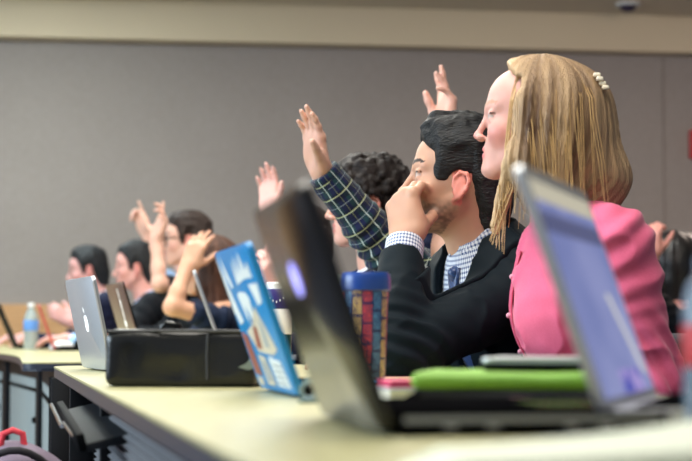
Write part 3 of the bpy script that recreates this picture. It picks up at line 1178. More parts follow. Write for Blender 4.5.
# hinged cable tray door hanging open from the front of the near table
A_, B_ = P(62, 407, 2.86), P(92, 446, 2.30)
ft = empty('cable_door', (A_[0], A_[1], A_[2] - .05))
tag(ft, 'dark metal flap hanging open under the near table edge', 'flap')
A0, A1 = P(66, 413, 2.86), P(87, 448, 2.30)
B0, B1 = P(79, 408, 2.90), P(106, 438, 2.38)
o0 = np.array([A_[0], A_[1], A_[2] - .05])
ax_ = nrm(A1 - A0); bx_ = nrm(B0 - A0 - ax_ * ((B0 - A0) @ ax_)); nz_ = np.cross(ax_, bx_)
L_ = np.linalg.norm(A1 - A0); W_ = .075
prism('door_panel', [(0, 0), (L_, 0), (L_, W_ + .03), (0, W_ + .03)], M_GUN, ft, -.006, .006, (A0 - o0, ax_, bx_, nz_), .002)
prism('door_lip', [(-.01, -.012), (L_ + .004, -.012), (L_ + .004, 0), (-.01, 0)], M_DARK, ft, -.004, .022, (A0 - o0, ax_, bx_, nz_), .002)
for pa_, pb_ in ((P(58, 404, 2.88), P(69, 425, 2.60)), (P(71, 422, 2.62), P(82, 435, 2.42))):
    tube('chrome_strip', [pa_ - o0 - [.006, .03, 0], pb_ - o0 - [.006, .03, 0]], .0035, M_CHROME, ft)
bm = bmesh.new()
for q in (.2, .75):
    p0 = A0 + ax_ * L_ * q + bx_ * (W_ + .02) - o0
    p1 = np.array([*(T1(0, 0, 0)[:2]), 0])
    tgt = np.array([p0[0] + .05, p0[1] + .012, p0[2] + .012])
    add_tube(bm, [p0, tgt], .007)
bm_obj('hinge_arm', bm, M_DARK, ft)

# far table: the row continues behind an aisle and bends to the left
EDGE2 = smooth_line([(-.865, 4.38), (-1.13, 5.6), (-1.45, 6.6), (-1.88, 7.6), (-2.62, 9.15)])
t2, r2 = table(EDGE2, .70, 'pale yellow lecture table beyond the aisle, with raised hands behind it', .05, 0, None)
fr2 = poly_inset(EDGE2, .10)
def seg_box(name, p, q, z0, z1, th, m, parent, inset=0.0, bevel=0.0):
    p, q = np.asarray(p, float), np.asarray(q, float)
    u = nrm(q - p); v = np.array([u[1], -u[0]])
    c = (p + q) / 2 + v * inset - r2[:2]
    R = np.stack([[*v, 0], [*u, 0], [0, 0, 1]], 1)
    return box(name, (c[0], c[1], (z0 + z1) / 2), (th, np.linalg.norm(q - p), z1 - z0), m, parent, bevel, R)
step = 6
for i in range(0, len(fr2) - step, step):
    p, q = fr2[i], fr2[i + step]
    seg_box('grey_panel', lerp(p, q, .07), lerp(p, q, .93), .14, .655, .02, M_PANEL, t2, 0, .003)
    pn = seg_box('panel_post', lerp(p, q, -.03), lerp(p, q, .05), .02, .69, .05, M_BLACKMETAL, t2, 0, .004)
    u = nrm(q - p); v = np.array([u[1], -u[0]])
    c = lerp(p, q, .16) - v * .014 - r2[:2]
    box('lock', (c[0], c[1], .50), (.014, .022, .022), M_DARK, t2, .004, np.stack([[*v, 0], [*u, 0], [0, 0, 1]], 1))
    seg_box('rail', lerp(p, q, .0), q, .60, .612, .028, M_DARK, t2, -.002)
    seg_box('apron', p, q, .645, .705, .03, M_BLACKMETAL, t2, .004)
# black end plate with an oval slot, seen at the aisle
p, q = np.array([-.80, 4.42]), np.array([-.20, 4.52])
bm = bmesh.new()
ax_ = np.array([*nrm(q - p), 0]); az_ = np.cross(ax_, [0, 0, 1.])
add_prism(bm, [(0, .02), (.50, .02), (.50, .69), (0, .69)], 0, .025, (np.array([*(p - r2[:2]), 0]), ax_, np.array([0, 0, 1.]), az_))
ep = bm_obj('end_plate', bm, M_BLACKMETAL, t2)
prism('cable_slot', [(.075 + .022 * math.cos(a), .50 + .022 * math.sin(a) + (.055 if math.sin(a) > 0 else -.055)) for a in np.linspace(0, 2 * math.pi, 24, endpoint=False)],
      mat('slot_black', rgb(6, 6, 7), .9), ep, .0255, .027, (np.array([*(p - r2[:2]), 0]), ax_, np.array([0, 0, 1.]), az_))
for i in (9, 18, len(EDGE2) - 2):
    rr = poly_inset(EDGE2, .60)[i] - r2[:2]
    box('leg', (rr[0], rr[1], .35), (.05, .05, .69), M_BLACKMETAL, t2, .005)

# table of the row behind, a sliver of it past the pink sleeve
t3, r3 = table([np.array([1.08, 4.3]), np.array([1.02, 5.6])], .6, 'lecture table of the next row, behind the pink sleeve', 0, 0, None)
for dx, dy in ((.08, .1), (.5, .1), (.04, 1.2), (.46, 1.2)):
    box('leg', (1.08 + dx - r3[0], 4.3 + dy - r3[1], .35), (.05, .05, .69), M_BLACKMETAL, t3, .005)
# ---------------------------------------------------------------- laptops
M_ALU = mat('brushed_aluminium', rgb(200, 203, 208), .36, .55, var=.03, scale=60)
M_ALUD = mat('silver_edge', rgb(150, 153, 160), .35, .7, var=.05)
M_BRONZE = mat('bronze_shell', rgb(128, 104, 96), .34, .4, var=.06)
M_GLOSS = mat('piano_black', rgb(8, 8, 11), .20, 0, var=.05, spec=.40)
M_BLUE = mat('blue_shell', rgb(24, 134, 200), .38, var=.05)
M_REDSH = mat('red_shell', rgb(178, 66, 56), .4)
M_SCRDARK = mat('screen_off', rgb(14, 15, 20), .12)
M_KEY = mat('key_black', rgb(16, 16, 18), .7, spec=0.0)
M_MATTE = mat('matte_black', rgb(10, 10, 12), .8, spec=0.0)
M_WHITE = mat('white_plastic', rgb(236, 237, 238), .4, var=.02)

def rrect(x0, x1, y0, y1, r, n=5):
    out = []
    for cx, cy, a0 in ((x1 - r, y1 - r, 0), (x0 + r, y1 - r, 90), (x0 + r, y0 + r, 180), (x1 - r, y0 + r, 270)):
        for k in range(n + 1):
            a = math.radians(a0 + 90 * k / n)
            out.append((cx + r * math.cos(a), cy + r * math.sin(a)))
    return out

def laptop(name, label, near, far, z, W, H, lean, D, m_lid, m_base, m_edge=None, screen=None, bt=.016, lt=.008, group='open laptops along the tables', rad=.012, keys=True, roll=0):
    """near/far: x, y of the two hinge ends.  Local frame: x to the user, y along the hinge (away), z up."""
    near, far = np.asarray(near, float), np.asarray(far, float)
    d = nrm(far - near)
    yaw = math.atan2(-d[0], d[1])
    c = (near + far) / 2
    o = empty(name, (c[0], c[1], z), yaw)
    tag(o, label, 'laptop', group)
    a = math.radians(lean)
    up = np.array([-math.sin(a), 0, math.cos(a)]); nrm_out = np.array([-math.cos(a), 0, -math.sin(a)])
    Y = np.array([0, 1., 0])
    # base
    b = prism('base', rrect(.004, D, -W / 2, W / 2, rad), m_base, o, .002, bt, None, .002)
    if keys:
        bm = bmesh.new()
        for r in range(5):
            for k in range(13):
                add_box(bm, (.028 + r * .0185, -W / 2 + .030 + (k + .5) * (W - .06) / 13, bt + .0012), (.0155, (W - .06) / 13 - .003, .0024))
        bm_obj('keyboard', bm, M_KEY, o)
        box('touchpad', (D - .045, 0, bt + .0004), (.06, .10, .001), m_edge or m_base, o)
    for fx in (.02, D - .02):
        for fy in (-W / 2 + .03, W / 2 - .03):
            box('rubber_foot', (fx, fy, .0012), (.012, .02, .0024), M_DARK, o)
    # lid: outer shell frame: origin at hinge, x' = y, y' = up along the lid, z' = outwards
    fr = (np.array([0, 0, .005]), Y, up, nrm_out)
    lid = prism('lid', rrect(-W / 2, W / 2, 0, H, rad), m_lid, o, -lt / 2, lt / 2, fr, .0015)
    prism('screen', rrect(-W / 2 + .012, W / 2 - .012, .018, H - .012, .002), screen or M_SCRDARK, lid, -lt / 2 - .0012, -lt / 2 - .0002, fr)
    if m_edge:
        bm = bmesh.new()
        add_prism(bm, rrect(-W / 2 - .0006, W / 2 + .0006, -.0006, H + .0006, rad + .0006), -lt / 2 - .0004, lt / 2 - .003, fr)
        bm_obj('bezel', bm, m_edge, lid, .6)
    for s in (-1, 1):
        tube('hinge', [(.003, s * W * .30 - .03, .008), (.003, s * W * .30 + .03, .008)], .006, m_edge or m_base, o, 10)
    return o, lid, fr, lt

def tabz(px, py, z=TZ):
    """where the sight line through a pixel meets the height z"""
    d = FW + RT * ((px - CX) / F_PX) + UP * ((CY - py) / F_PX)
    t = (z - CAM[2]) / d[2]
    return (CAM + d * t)[:2]

def at(px, d):
    return P(px, 330.5, d)[:2]

# silver laptop at the far end of the near table, fruit emblem on its lid
mb, lid, fr, lt = laptop('laptop', 'silver laptop with pale apple emblem, left of the black bag', at(114, 3.32), at(83, 3.64), TZ, .31, .195, 12, .21, M_ALU, M_ALU, M_ALUD)
def apple(n=40):
    pts = []
    for k in range(n):
        a = 2 * math.pi * k / n + math.pi / 2
        r = 1 - .16 * max(0, math.cos(a - math.pi / 2)) ** 10 - .08 * max(0, math.cos(a + math.pi / 2)) ** 8
        x, y = r * math.cos(a) * .88, r * math.sin(a) * .95
        # bite on one side
        dx, dy = x - 1.05, y - .12
        dd = math.hypot(dx, dy)
        if dd < .42:
            x, y = 1.05 + dx / dd * .42, .12 + dy / dd * .42
        pts.append((x, y))
    return pts
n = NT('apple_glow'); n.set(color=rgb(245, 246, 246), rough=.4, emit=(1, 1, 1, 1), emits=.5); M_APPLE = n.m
sc_ = .021
prism('logo', [(x * sc_, y * sc_ + .098) for x, y in apple()], M_APPLE, lid, lt / 2, lt / 2 + .0004, fr)
prism('logo_leaf', [(.002 + .000, .120), (.004, .128), (.011, .133), (.010, .125)], M_APPLE, lid, lt / 2, lt / 2 + .0004, fr)

# bronze laptop on the far table with a long pale mark down its lid
bz, lid, fr, lt = laptop('laptop', 'brown metallic laptop with long pale mark, behind the black bag', at(145, 4.80), at(128, 5.10), TZ, .32, .232, 17, .21, M_BRONZE, M_BRONZE, M_DARK)
bm = bmesh.new()
for k, (y0, y1, w) in enumerate(((.215, .185, .004), (.182, .150, .006), (.147, .120, .005), (.117, .098, .013), (.095, .080, .006))):
    add_prism(bm, [(-.045 + k * .006 - w, y0), (-.045 + k * .006 + w, y0), (-.041 + k * .006 + w, y1), (-.041 + k * .006 - w, y1)], lt / 2, lt / 2 + .0005, fr)
bm_obj('logo', bm, M_APPLE, lid)
# silver laptop seen edge-on beside the brown-haired girl
laptop('laptop', 'thin silver laptop seen edge-on before the girl holding her head', at(226, 4.58), at(224.5, 4.90), TZ, .31, .265, 20, .20, M_ALU, M_ALU, M_ALUD)
# dark laptop at the far left
laptop('laptop', 'dark laptop at the far left of the back table', at(19, 7.55), at(14, 7.88), TZ, .33, .22, 24, .22, M_DARK, M_DARK, M_GUN)
# red laptop seen edge-on
laptop('laptop', 'red laptop seen edge-on beside the water bottle', at(55, 6.80), at(54, 7.1), TZ, .30, .20, 20, .20, M_REDSH, M_DARK, None)

# blue laptop with white stickers
bl, lid, fr, lt = laptop('laptop', 'bright blue laptop lid covered in white stickers', at(300, 2.06), at(264, 2.33), TZ, .295, .202, 19.5, .20, M_BLUE, M_DARK, M_BLUE)
ST_W = mat('sticker_white', rgb(226, 232, 236), .5, var=.05)
ST_C = mat('sticker_cream', rgb(206, 196, 178), .5, var=.10)
ST_R = mat('sticker_rust', rgb(150, 84, 70), .5, var=.2, scale=120)
ST_G = mat('sticker_grey', rgb(150, 160, 170), .5, var=.2, scale=90)
def sticker(poly, m, k=0):
    prism('sticker', poly, m, lid, lt / 2 + .0002 + .0002 * k, lt / 2 + .0006 + .0002 * k, fr)
# along the lid: x from the near edge (-) to the far edge (+); y up from the hinge
sticker([(.05, .150), (.03, .152), (.018, .188), (.002, .160), (-.012, .192), (-.03, .165), (-.055, .195), (-.075, .168), (-.105, .180), (-.11, .158), (-.04, .158)], ST_W)
sticker([(.135, .185), (.085, .100), (.118, .095), (.140, .120)], ST_W)
sticker([(.138, .196), (.128, .120), (.143, .110), (.143, .190)], ST_W)
sticker([(.105, .196), (.070, .150), (.088, .148), (.112, .165)], ST_W)
sticker([(-.060, .150), (-.085, .120), (-.120, .125), (-.130, .150)], ST_W)
sticker([(.060, .138), (.035, .095), (.020, .125), (-.005, .088), (-.030, .132), (-.010, .140), (.030, .142)], ST_W)
sticker([(.085, .085), (.020, .095), (-.045, .120), (-.085, .085), (-.110, .060), (-.070, .052), (.040, .056)], ST_C)
sticker([(.045, .062), (.020, .092), (-.010, .092), (.000, .060)], ST_R, 1)
sticker([(-.030, .064), (-.045, .105), (-.062, .092), (-.060, .062)], ST_G, 1)
sticker([(.138, .085), (.095, .078), (.085, .020), (.135, .022)], ST_R)
sticker([(.128, .018), (.090, .016), (.094, .006), (.128, .006)], ST_C)
sticker([(.058, .052), (.010, .048), (-.005, .008), (.050, .008)], ST_C)
sticker([(-.020, .050), (-.100, .044), (-.120, .008), (-.028, .008)], ST_W)
for yy in (.016, .024, .032, .040):
    sticker([(-.035, yy), (-.100, yy - .002), (-.100, yy - .005), (-.035, yy - .003)], ST_G, 1)
sticker([(.040, .014), (.012, .014), (.020, .042), (.044, .044)], ST_G, 1)

# black glossy laptop, lit round badge on its lid
hp_, lid, fr, lt = laptop('laptop', 'glossy black laptop with glowing violet badge', at(389, 1.30), at(326, 1.61), TZ, .315, .209, 19.2, .235, M_GLOSS, M_MATTE, M_GLOSS, bt=.018, lt=.010)
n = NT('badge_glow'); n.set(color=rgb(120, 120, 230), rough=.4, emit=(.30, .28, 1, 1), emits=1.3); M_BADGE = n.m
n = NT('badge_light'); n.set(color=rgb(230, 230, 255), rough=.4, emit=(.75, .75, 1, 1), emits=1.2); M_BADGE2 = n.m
bx, by = .022, .135
prism('badge', [(bx + .019 * math.cos(a), by + .016 * math.sin(a)) for a in np.linspace(0, 2 * math.pi, 32, endpoint=False)], M_BADGE, lid, lt / 2, lt / 2 + .0006, fr)
bm = bmesh.new()
for k, (h0, h1) in enumerate(((-.004, .014), (-.014, .006))):
    x = bx + .006 - .011 * k
    add_prism(bm, [(x - .0015, by + h0), (x + .0015, by + h0), (x - .0015, by + h1), (x - .0045, by + h1)], lt / 2 + .0006, lt / 2 + .001, fr)
    add_prism(bm, [(x - .006, by + .004 - .008 * k), (x - .0005, by + .004 - .008 * k), (x - .0005, by + .007 - .008 * k), (x - .006, by + .007 - .008 * k)], lt / 2 + .0006, lt / 2 + .001, fr)
bm_obj('badge_mark', bm, M_BADGE2, lid)
# ports on its near side
for x in (.05, .085, .15, .18):
    box('port', (x, -.1577, .008), (.012, .002, .004), M_ALUD, hp_, .001)
prism('side_trim', [(.012, 0), (.225, 0), (.225, .005), (.012, .005)], M_ALUD, hp_, 0, .0012, (np.array([0, -.1572, .0115]), np.array([1., 0, 0]), np.array([0, 0, 1.]), np.array([0, -1., 0])))

# nearest laptop: screen towards the camera
n = NT('lit_screen'); co = n.coord()
s = n.sep(co)
# object space of the lid: y runs across the screen, height follows z
yy, zz = s[1], s[2]
basec = n.ramp(n.noise(co, 7, 2)[0], [(.35, rgb(122, 136, 198)), (.65, rgb(158, 166, 220))])
top = n.math('GREATER_THAN', zz, .196)
dark = n.math('MULTIPLY', n.math('GREATER_THAN', zz, .168), n.math('LESS_THAN', zz, .186))
c1 = n.mix(n.math('MULTIPLY', dark, .75), basec, rgb(58, 66, 108))
c1 = n.mix(top, c1, rgb(214, 208, 186))
win = n.math('MULTIPLY', n.math('LESS_THAN', n.math('ABSOLUTE', n.math('SUBTRACT', yy, n.math('MULTIPLY_ADD', zz, -.9, .165))), .013), n.math('MULTIPLY', n.math('LESS_THAN', zz, .118), n.math('GREATER_THAN', zz, .040)))
c1 = n.mix(win, c1, rgb(226, 226, 226))
lowb = n.math('LESS_THAN', zz, .046)
blob = n.math('MULTIPLY', lowb, n.math('LESS_THAN', n.math('ABSOLUTE', n.math('ADD', yy, -.03)), .065))
c1 = n.mix(blob, c1, n.ramp(n.noise(co, 45, 3)[0], [(.40, rgb(24, 66, 190)), (.60, rgb(190, 170, 236))]))
n.set(color=rgb(20, 20, 26), rough=.25, emit=c1, emits=.66)
M_SCREEN = n.m
nl, lid, fr, lt = laptop('laptop', 'silver laptop with lit blue screen before the pink shirt', at(604, 1.37), at(656, 1.69), TZ + .003, .33, .232, 19, .22, M_ALU, M_ALU, M_ALU, screen=M_SCREEN, bt=.016)

# ---------------------------------------------------------------- bag on the table
n = NT('black_leather'); co = n.coord()
v_ = n.node('ShaderNodeTexVoronoi'); n.link(co, v_.inputs['Vector']); v_.inputs['Scale'].default_value = 260
n.set(color=rgb(11, 12, 13), rough=.34, spec=.5)
n.bump(v_.outputs['Distance'], .25, .001)
M_LEATHER = n.m
M_STITCH = mat('stitch', rgb(58, 58, 60), .6)
cl = np.array([*tabz(105.5, 387), 0]); cr = np.array([*P(262, 330.5, 2.45)[:2], 0])
bu = nrm(cr - cl); bv = np.array([-bu[1], bu[0], 0])
byaw = math.atan2(bu[1], bu[0]) + math.radians(-3)
BW, BD, BH = .234, .30, .0855
bc = lerp(cl, cr, .5) + bv * (BD / 2)
bag = empty('laptop_bag', (bc[0], bc[1], TZ), byaw)
tag(bag, 'black leather document bag lying flat on the near table', 'bag')
S = SDF()
def bagf(X):
    q = np.abs(X - [0, 0, BH / 2]) - (np.array([BW / 2, BD / 2, BH / 2]) - .014)
    sag = .004 * vnoise(X * 14, 2) + .0025 * vnoise(X * 40, 4)
    return np.linalg.norm(np.maximum(q, 0), axis=1) + np.minimum(q.max(1), 0) - .014 + np.where(X[:, 2] > .012, sag, 0)
S.fn(bagf, (-BW / 2 - .01, -BD / 2 - .01, -.002), (BW / 2 + .01, BD / 2 + .01, BH + .01))
v, q = polygonize(S, .005); v = relax(v, q, 1)
v[:, 2] = np.clip(v[:, 2], .0005, None)
n_ = vnormals(v, q)
if np.mean((n_ * (v - [0, 0, BH / 2])).sum(1)) < 0: q = q[:, ::-1]
mesh_obj('body', v, q, M_LEATHER, bag)
bm = bmesh.new()
add_tube(bm, [(-BW / 2 + .006, -BD / 2 + .004, BH - .002), (0, -BD / 2 + .001, BH - .001), (BW / 2 - .006, -BD / 2 + .004, BH - .002)], .0028)
add_tube(bm, [(.045, -BD / 2 - .001, BH - .006), (.044, -BD / 2 - .002, .045), (.045, -BD / 2 - .001, .012)], .0018)
bm_obj('piping', bm, M_STITCH, bag, .9)
M_TAG = mat('silver_tag', rgb(134, 146, 138), .35, .5)
prism('emblem', [(.092, .030), (.104, .036), (.112, .046), (.117, .040), (.119, .030), (.108, .026)], M_TAG, bag, 0, .002, (np.array([0, -BD / 2 - .0015, 0]), np.array([1., 0, 0]), np.array([0, 0, 1.]), np.array([0, -1., 0])))
tube('handle', [(-.048, -.06, BH - .004), (-.047, -.06, BH + .006), (-.040, -.06, BH + .011), (-.030, -.06, BH + .009), (-.022, -.055, BH + .007), (-.019, -.05, BH - .004)], .0045, M_LEATHER, bag, 10)

# ---------------------------------------------------------------- travel tumbler with patterned sleeve
tx = at(366, 2.45)
tb = empty('travel_tumbler', (tx[0], tx[1], TZ))
tag(tb, 'navy travel tumbler with yellow and pink figures, blue lid', 'tumbler')
n = NT('figured_sleeve'); co = n.coord()
s = n.sep(co)
ang = n.math('ARCTAN2', s[1], s[0])
u = n.math('MULTIPLY', ang, .034)          # metres around
zz = s[2]
cw, ch = .0165, .030
cu = n.math('FLOOR', n.math('DIVIDE', n.math('ADD', u, 1.0), cw)); zz = n.math('MULTIPLY_ADD', cu, .0113, n.math('ADD', zz, 1.0)); cv = n.math('FLOOR', n.math('DIVIDE', zz, ch))
fu = n.math('FRACT', n.math('DIVIDE', n.math('ADD', u, 1.0), cw)); fv = n.math('FRACT', n.math('DIVIDE', zz, ch))
inside = n.math('MULTIPLY', n.math('LESS_THAN', n.math('ABSOLUTE', n.math('SUBTRACT', fu, .5)), .43), n.math('LESS_THAN', n.math('ABSOLUTE', n.math('SUBTRACT', fv, .5)), .44))
cmb = n.node('ShaderNodeCombineXYZ')
n.link(n.math('MULTIPLY_ADD', fu, 2.1, n.math('MULTIPLY', cu, 7.3)), cmb.inputs[0]); n.link(n.math('MULTIPLY_ADD', fv, 2.6, n.math('MULTIPLY', cv, 5.7)), cmb.inputs[1])
gl = n.node('ShaderNodeTexNoise'); n.link(cmb.outputs[0], gl.inputs['Vector']); gl.inputs['Scale'].default_value = 1.6; gl.inputs['Detail'].default_value = 1
strokes = n.math('LESS_THAN', n.math('ABSOLUTE', n.math('SUBTRACT', n.math('FRACT', n.math('MULTIPLY', gl.outputs[0], 7.0)), .5)), .24)
mk = n.math('MULTIPLY', inside, strokes)
wn_ = n.node('ShaderNodeTexWhiteNoise'); wn_.noise_dimensions = '1D'; n.link(cu, wn_.inputs['W'])
hue = n.ramp(n.math('FRACT', n.math('MULTIPLY_ADD', cu, .34, .02)), [(0, rgb(250, 206, 120)), (.34, rgb(250, 90, 92)), (.67, rgb(92, 150, 200))], 'CONSTANT')
n.set(color=n.mix(mk, rgb(28, 34, 92), hue), rough=.30)
M_FIG = n.m
M_LIDB = mat('blue_lid', rgb(36, 72, 150), .3)
lathe('cup', [(.0, 0), (.026, 0), (.028, .004), (.0335, .150), (.0335, .153), (.030, .153)], M_FIG, tb, 48)
lathe('lid', [(.0345, .144), (.0368, .146), (.0372, .160), (.0360, .168), (.0340, .172), (.031, .172), (.030, .166), (.0, .165)], M_LIDB, tb, 48)
box('lid_slider', (-.012, 0, .168), (.016, .012, .006), M_LIDB, tb, .002)
lathe('base_ring', [(.0, -.0), (.0285, 0), (.0295, .010), (.0280, .011)], M_LIDB, tb, 48)

# tall white and purple bottle between the laptops
bx_ = at(278, 3.05)
wb = empty('shaker_bottle', (bx_[0], bx_[1], TZ))
tag(wb, 'white bottle with dark purple band, between blue and black laptops', 'bottle')
M_PURP = mat('deep_purple', rgb(44, 34, 104), .4)
lathe('bottle_body', [(0, 0), (.022, 0), (.025, .006), (.025, .126), (.0255, .128)], mat('teal_plastic', rgb(28, 66, 76), .3), wb)
lathe('white_label', [(.0252, .078), (.0256, .079), (.0256, .124), (.0252, .125)], M_WHITE, wb)
lathe('purple_band', [(.0256, .126), (.0262, .128), (.0262, .158), (.024, .162), (.0, .162)], M_PURP, wb)
lathe('cap', [(.0, .160), (.022, .161), (.0225, .172), (.020, .175), (.0, .175)], M_WHITE, wb)
bm = bmesh.new()
for k in range(9):
    a = math.radians(-150 + k * 14)
    add_box(bm, (.0262 * math.cos(a), .0262 * math.sin(a), .142 + .004 * math.sin(k * 1.2)), (.002, .005, .004))
bm_obj('white_mark', bm, M_WHITE, wb)

# pink notebook on a grey one
nb = at(399, 1.98)
g1 = empty('notebook', (nb[0], nb[1], TZ), .18)
tag(g1, 'grey notebook lying under the pink one by the tumbler', 'notebook')
M_GREYC = mat('grey_cover', rgb(150, 158, 170), .5); M_PAGE = mat('page_white', rgb(232, 230, 220), .8)
box('cover', (0, 0, .0163), (.055, .14, .002), M_GREYC, g1, .0005); box('pages', (0, 0, .009), (.052, .136, .0125), M_PAGE, g1); box('back_cover', (0, 0, .0013), (.055, .14, .002), M_GREYC, g1, .0005)
g2 = empty('notebook', (nb[0] + .002, nb[1], TZ + .0174), .12)
tag(g2, 'small pink notebook on top of the grey one by the tumbler', 'notebook')
M_PINKC = mat('pink_cover', rgb(206, 50, 98), .45)
box('cover', (0, 0, .0075), (.042, .10, .002), M_PINKC, g2, .0005); box('pages', (0, 0, .0042), (.040, .097, .0045), M_PINKC, g2); box('back_cover', (0, 0, .0010), (.042, .10, .0018), M_PINKC, g2, .0004)

# black case with lime trim and the tablet on it
pc0 = at(422, 1.79); pc1 = at(640, 1.75)
cc = lerp(pc0, pc1, .5); cu_ = nrm(pc1 - pc0)
cs = empty('padded_case', (cc[0], cc[1], TZ), math.atan2(cu_[1], cu_[0]))
tag(cs, 'black padded case with lime green top behind the black laptop', 'case')
M_LIME = mat('lime_fabric', rgb(118, 168, 50), .6, var=.08)
M_NYLON = mat('black_nylon', rgb(16, 17, 19), .6, bump=.2, bscale=700)
CL = np.linalg.norm(pc1 - pc0)
def softbox(name, c, s, r, m, parent, amp=.0015):
    S = SDF(); c = np.asarray(c, float); hs_ = np.asarray(s, float) / 2
    def f(X):
        q = np.abs(X - c) - (hs_ - r)
        return np.linalg.norm(np.maximum(q, 0), axis=1) + np.minimum(q.max(1), 0) - r + amp * vnoise(X * 35, 3)
    S.fn(f, c - hs_ - .004, c + hs_ + .004)
    v, q = polygonize(S, .0045)
    n_ = vnormals(v, q)
    if np.mean((n_ * (v - c)).sum(1)) < 0: q = q[:, ::-1]
    v[:, 2] = np.clip(v[:, 2], .0004, None)
    return mesh_obj(name, v, q, m, parent)
softbox('case_body', (0, 0, .0125), (CL, .19, .025), .006, M_NYLON, cs)
softbox('lime_top', (0, 0, .0325), (CL + .004, .192, .018), .0088, M_LIME, cs)
box('label_patch', (-.004, -.0965, .012), (.022, .003, .010), mat('patch_pink', rgb(170, 120, 130), .6), cs, .001)
tube('zip_pull', [(-CL / 2 + .01, -.095, .020), (-CL / 2 - .002, -.098, .016), (-CL / 2 - .006, -.098, .008)], .003, M_DARK, cs)
tl = empty('closed_laptop', (cc[0] + .045, cc[1] + .03, TZ + .0422), math.atan2(cu_[1], cu_[0]) - .03)
tag(tl, 'closed grey laptop lying on the lime green case', 'laptop')
prism('lid', rrect(-.085, .075, -.09, .09, .01), M_ALU, tl, .0085, .0135, None, .0015)
prism('base', rrect(-.085, .075, -.09, .09, .01), M_DARK, tl, .001, .0083, None, .0015)

# open pad of white sheets curling up, nearest the camera
pd = empty('paper_pad', (.262, 1.06, TZ))
tag(pd, 'open pad of white sheets curling up nearest the camera', 'paper')
M_PAPER = mat('paper', rgb(206, 211, 194), .75, var=.03, scale=14)
for k in range(4):
    nx, ny = 28, 14
    vs, fs = [], []
    for i in range(nx + 1):
        for j in range(ny + 1):
            u_, w_ = i / nx, j / ny
            x = -.23 + .42 * u_; y = -.16 + .30 * w_ * (.45 + .55 * u_) - .02 * u_ + .010 * k
            z = .0015 + .0025 * k + (.044 + .003 * k) * (u_ ** 1.5) * (.55 + .45 * w_) + .003 * math.sin(u_ * 9 + k * 1.7 + w_ * 3) * u_
            vs.append((x + .008 * k, y, z))
    for i in range(nx):
        for j in range(ny):
            a = i * (ny + 1) + j
            fs.append((a, a + ny + 1, a + ny + 2, a + 1))
    o = mesh_obj('sheet', vs, np.array(fs), M_PAPER, pd)
    md = o.modifiers.new('thickness', 'SOLIDIFY'); md.thickness = .0006
box('pad_board', (.0, .0, .0008), (.38, .24, .0014), mat('pad_card', rgb(150, 146, 128), .8), pd, .0003)

# small clear bottle top and earphones bits by the blue laptop's near corner
gx = at(309, 1.93)
gl_ = empty('clear_eraser_box', (gx[0], gx[1], TZ))
gl_.name = 'plastic_clip'
tag(gl_, 'small clear plastic clip at the foot of the blue laptop', 'clip')
M_CLEAR = mat('clear_plastic', rgb(170, 200, 210), .15, var=.1, trans=.6)
tube('clip_loop', [(.0, .0, .004), (.010, .0, .010), (.008, .002, .022), (-.002, .002, .026), (-.010, .0, .016), (-.006, .0, .006), (.004, -.004, .004)], .0035, M_CLEAR, gl_)
box('clip_foot', (.0, 0, .0025), (.026, .016, .005), M_CLEAR, gl_, .0015)

# bottle with red label cut by the right edge of the frame
rx = at(709, 1.22)
rb = empty('water_bottle', (rx[0], rx[1], TZ))
tag(rb, 'pale blue bottle with red label at the right edge', 'bottle')
M_PALEB = mat('pale_blue_plastic', rgb(150, 172, 200), .2, trans=.5)
lathe('bottle_body', [(0, 0), (.016, 0), (.019, .005), (.019, .105), (.015, .120), (.008, .128), (.008, .132), (0, .132)], M_PALEB, rb)
lathe('label_wrap', [(.0192, .058), (.0196, .059), (.0196, .088), (.0192, .089)], mat('label_red', rgb(196, 60, 70), .5), rb)
lathe('cap', [(0, .130), (.0095, .130), (.0095, .140), (0, .141)], M_PALEB, rb)

# water bottle with a blue label on the far table
wx = at(31, 7.4)
fb = empty('water_bottle', (wx[0], wx[1], TZ))
tag(fb, 'clear water bottle with blue label on the far table', 'bottle')
M_WATER = mat('clear_bottle', rgb(196, 208, 206), .12, trans=.55)
lathe('bottle_body', [(0, 0), (.030, 0), (.033, .008), (.032, .05), (.033, .10), (.033, .135), (.024, .165), (.013, .185), (.013, .195), (0, .195)], M_WATER, fb)
lathe('label_wrap', [(.0334, .085), (.0338, .086), (.0338, .130), (.0334, .131)], mat('label_blue', rgb(90, 140, 210), .5), fb)
lathe('cap', [(0, .193), (.015, .193), (.015, .210), (0, .211)], M_WHITE, fb)
# white mouse on the far table
mx = at(62, 7.0)
ms = empty('computer_mouse', (mx[0], mx[1], TZ), .5)
tag(ms, 'white rounded mouse on the far table by pink hands', 'mouse')
S = SDF(); S.ell((0, 0, .012), (.055, .034, .030)); S.plane((0, 0, .001), (0, 0, -1))
v, q = polygonize(S, .004)
if np.mean((vnormals(v, q) * v).sum(1)) < 0: q = q[:, ::-1]
mesh_obj('shell', v, q, M_WHITE, ms)
tube('scroll_wheel', [(-.030, -.004, .040), (-.030, .004, .040)], .004, M_GUN, ms)

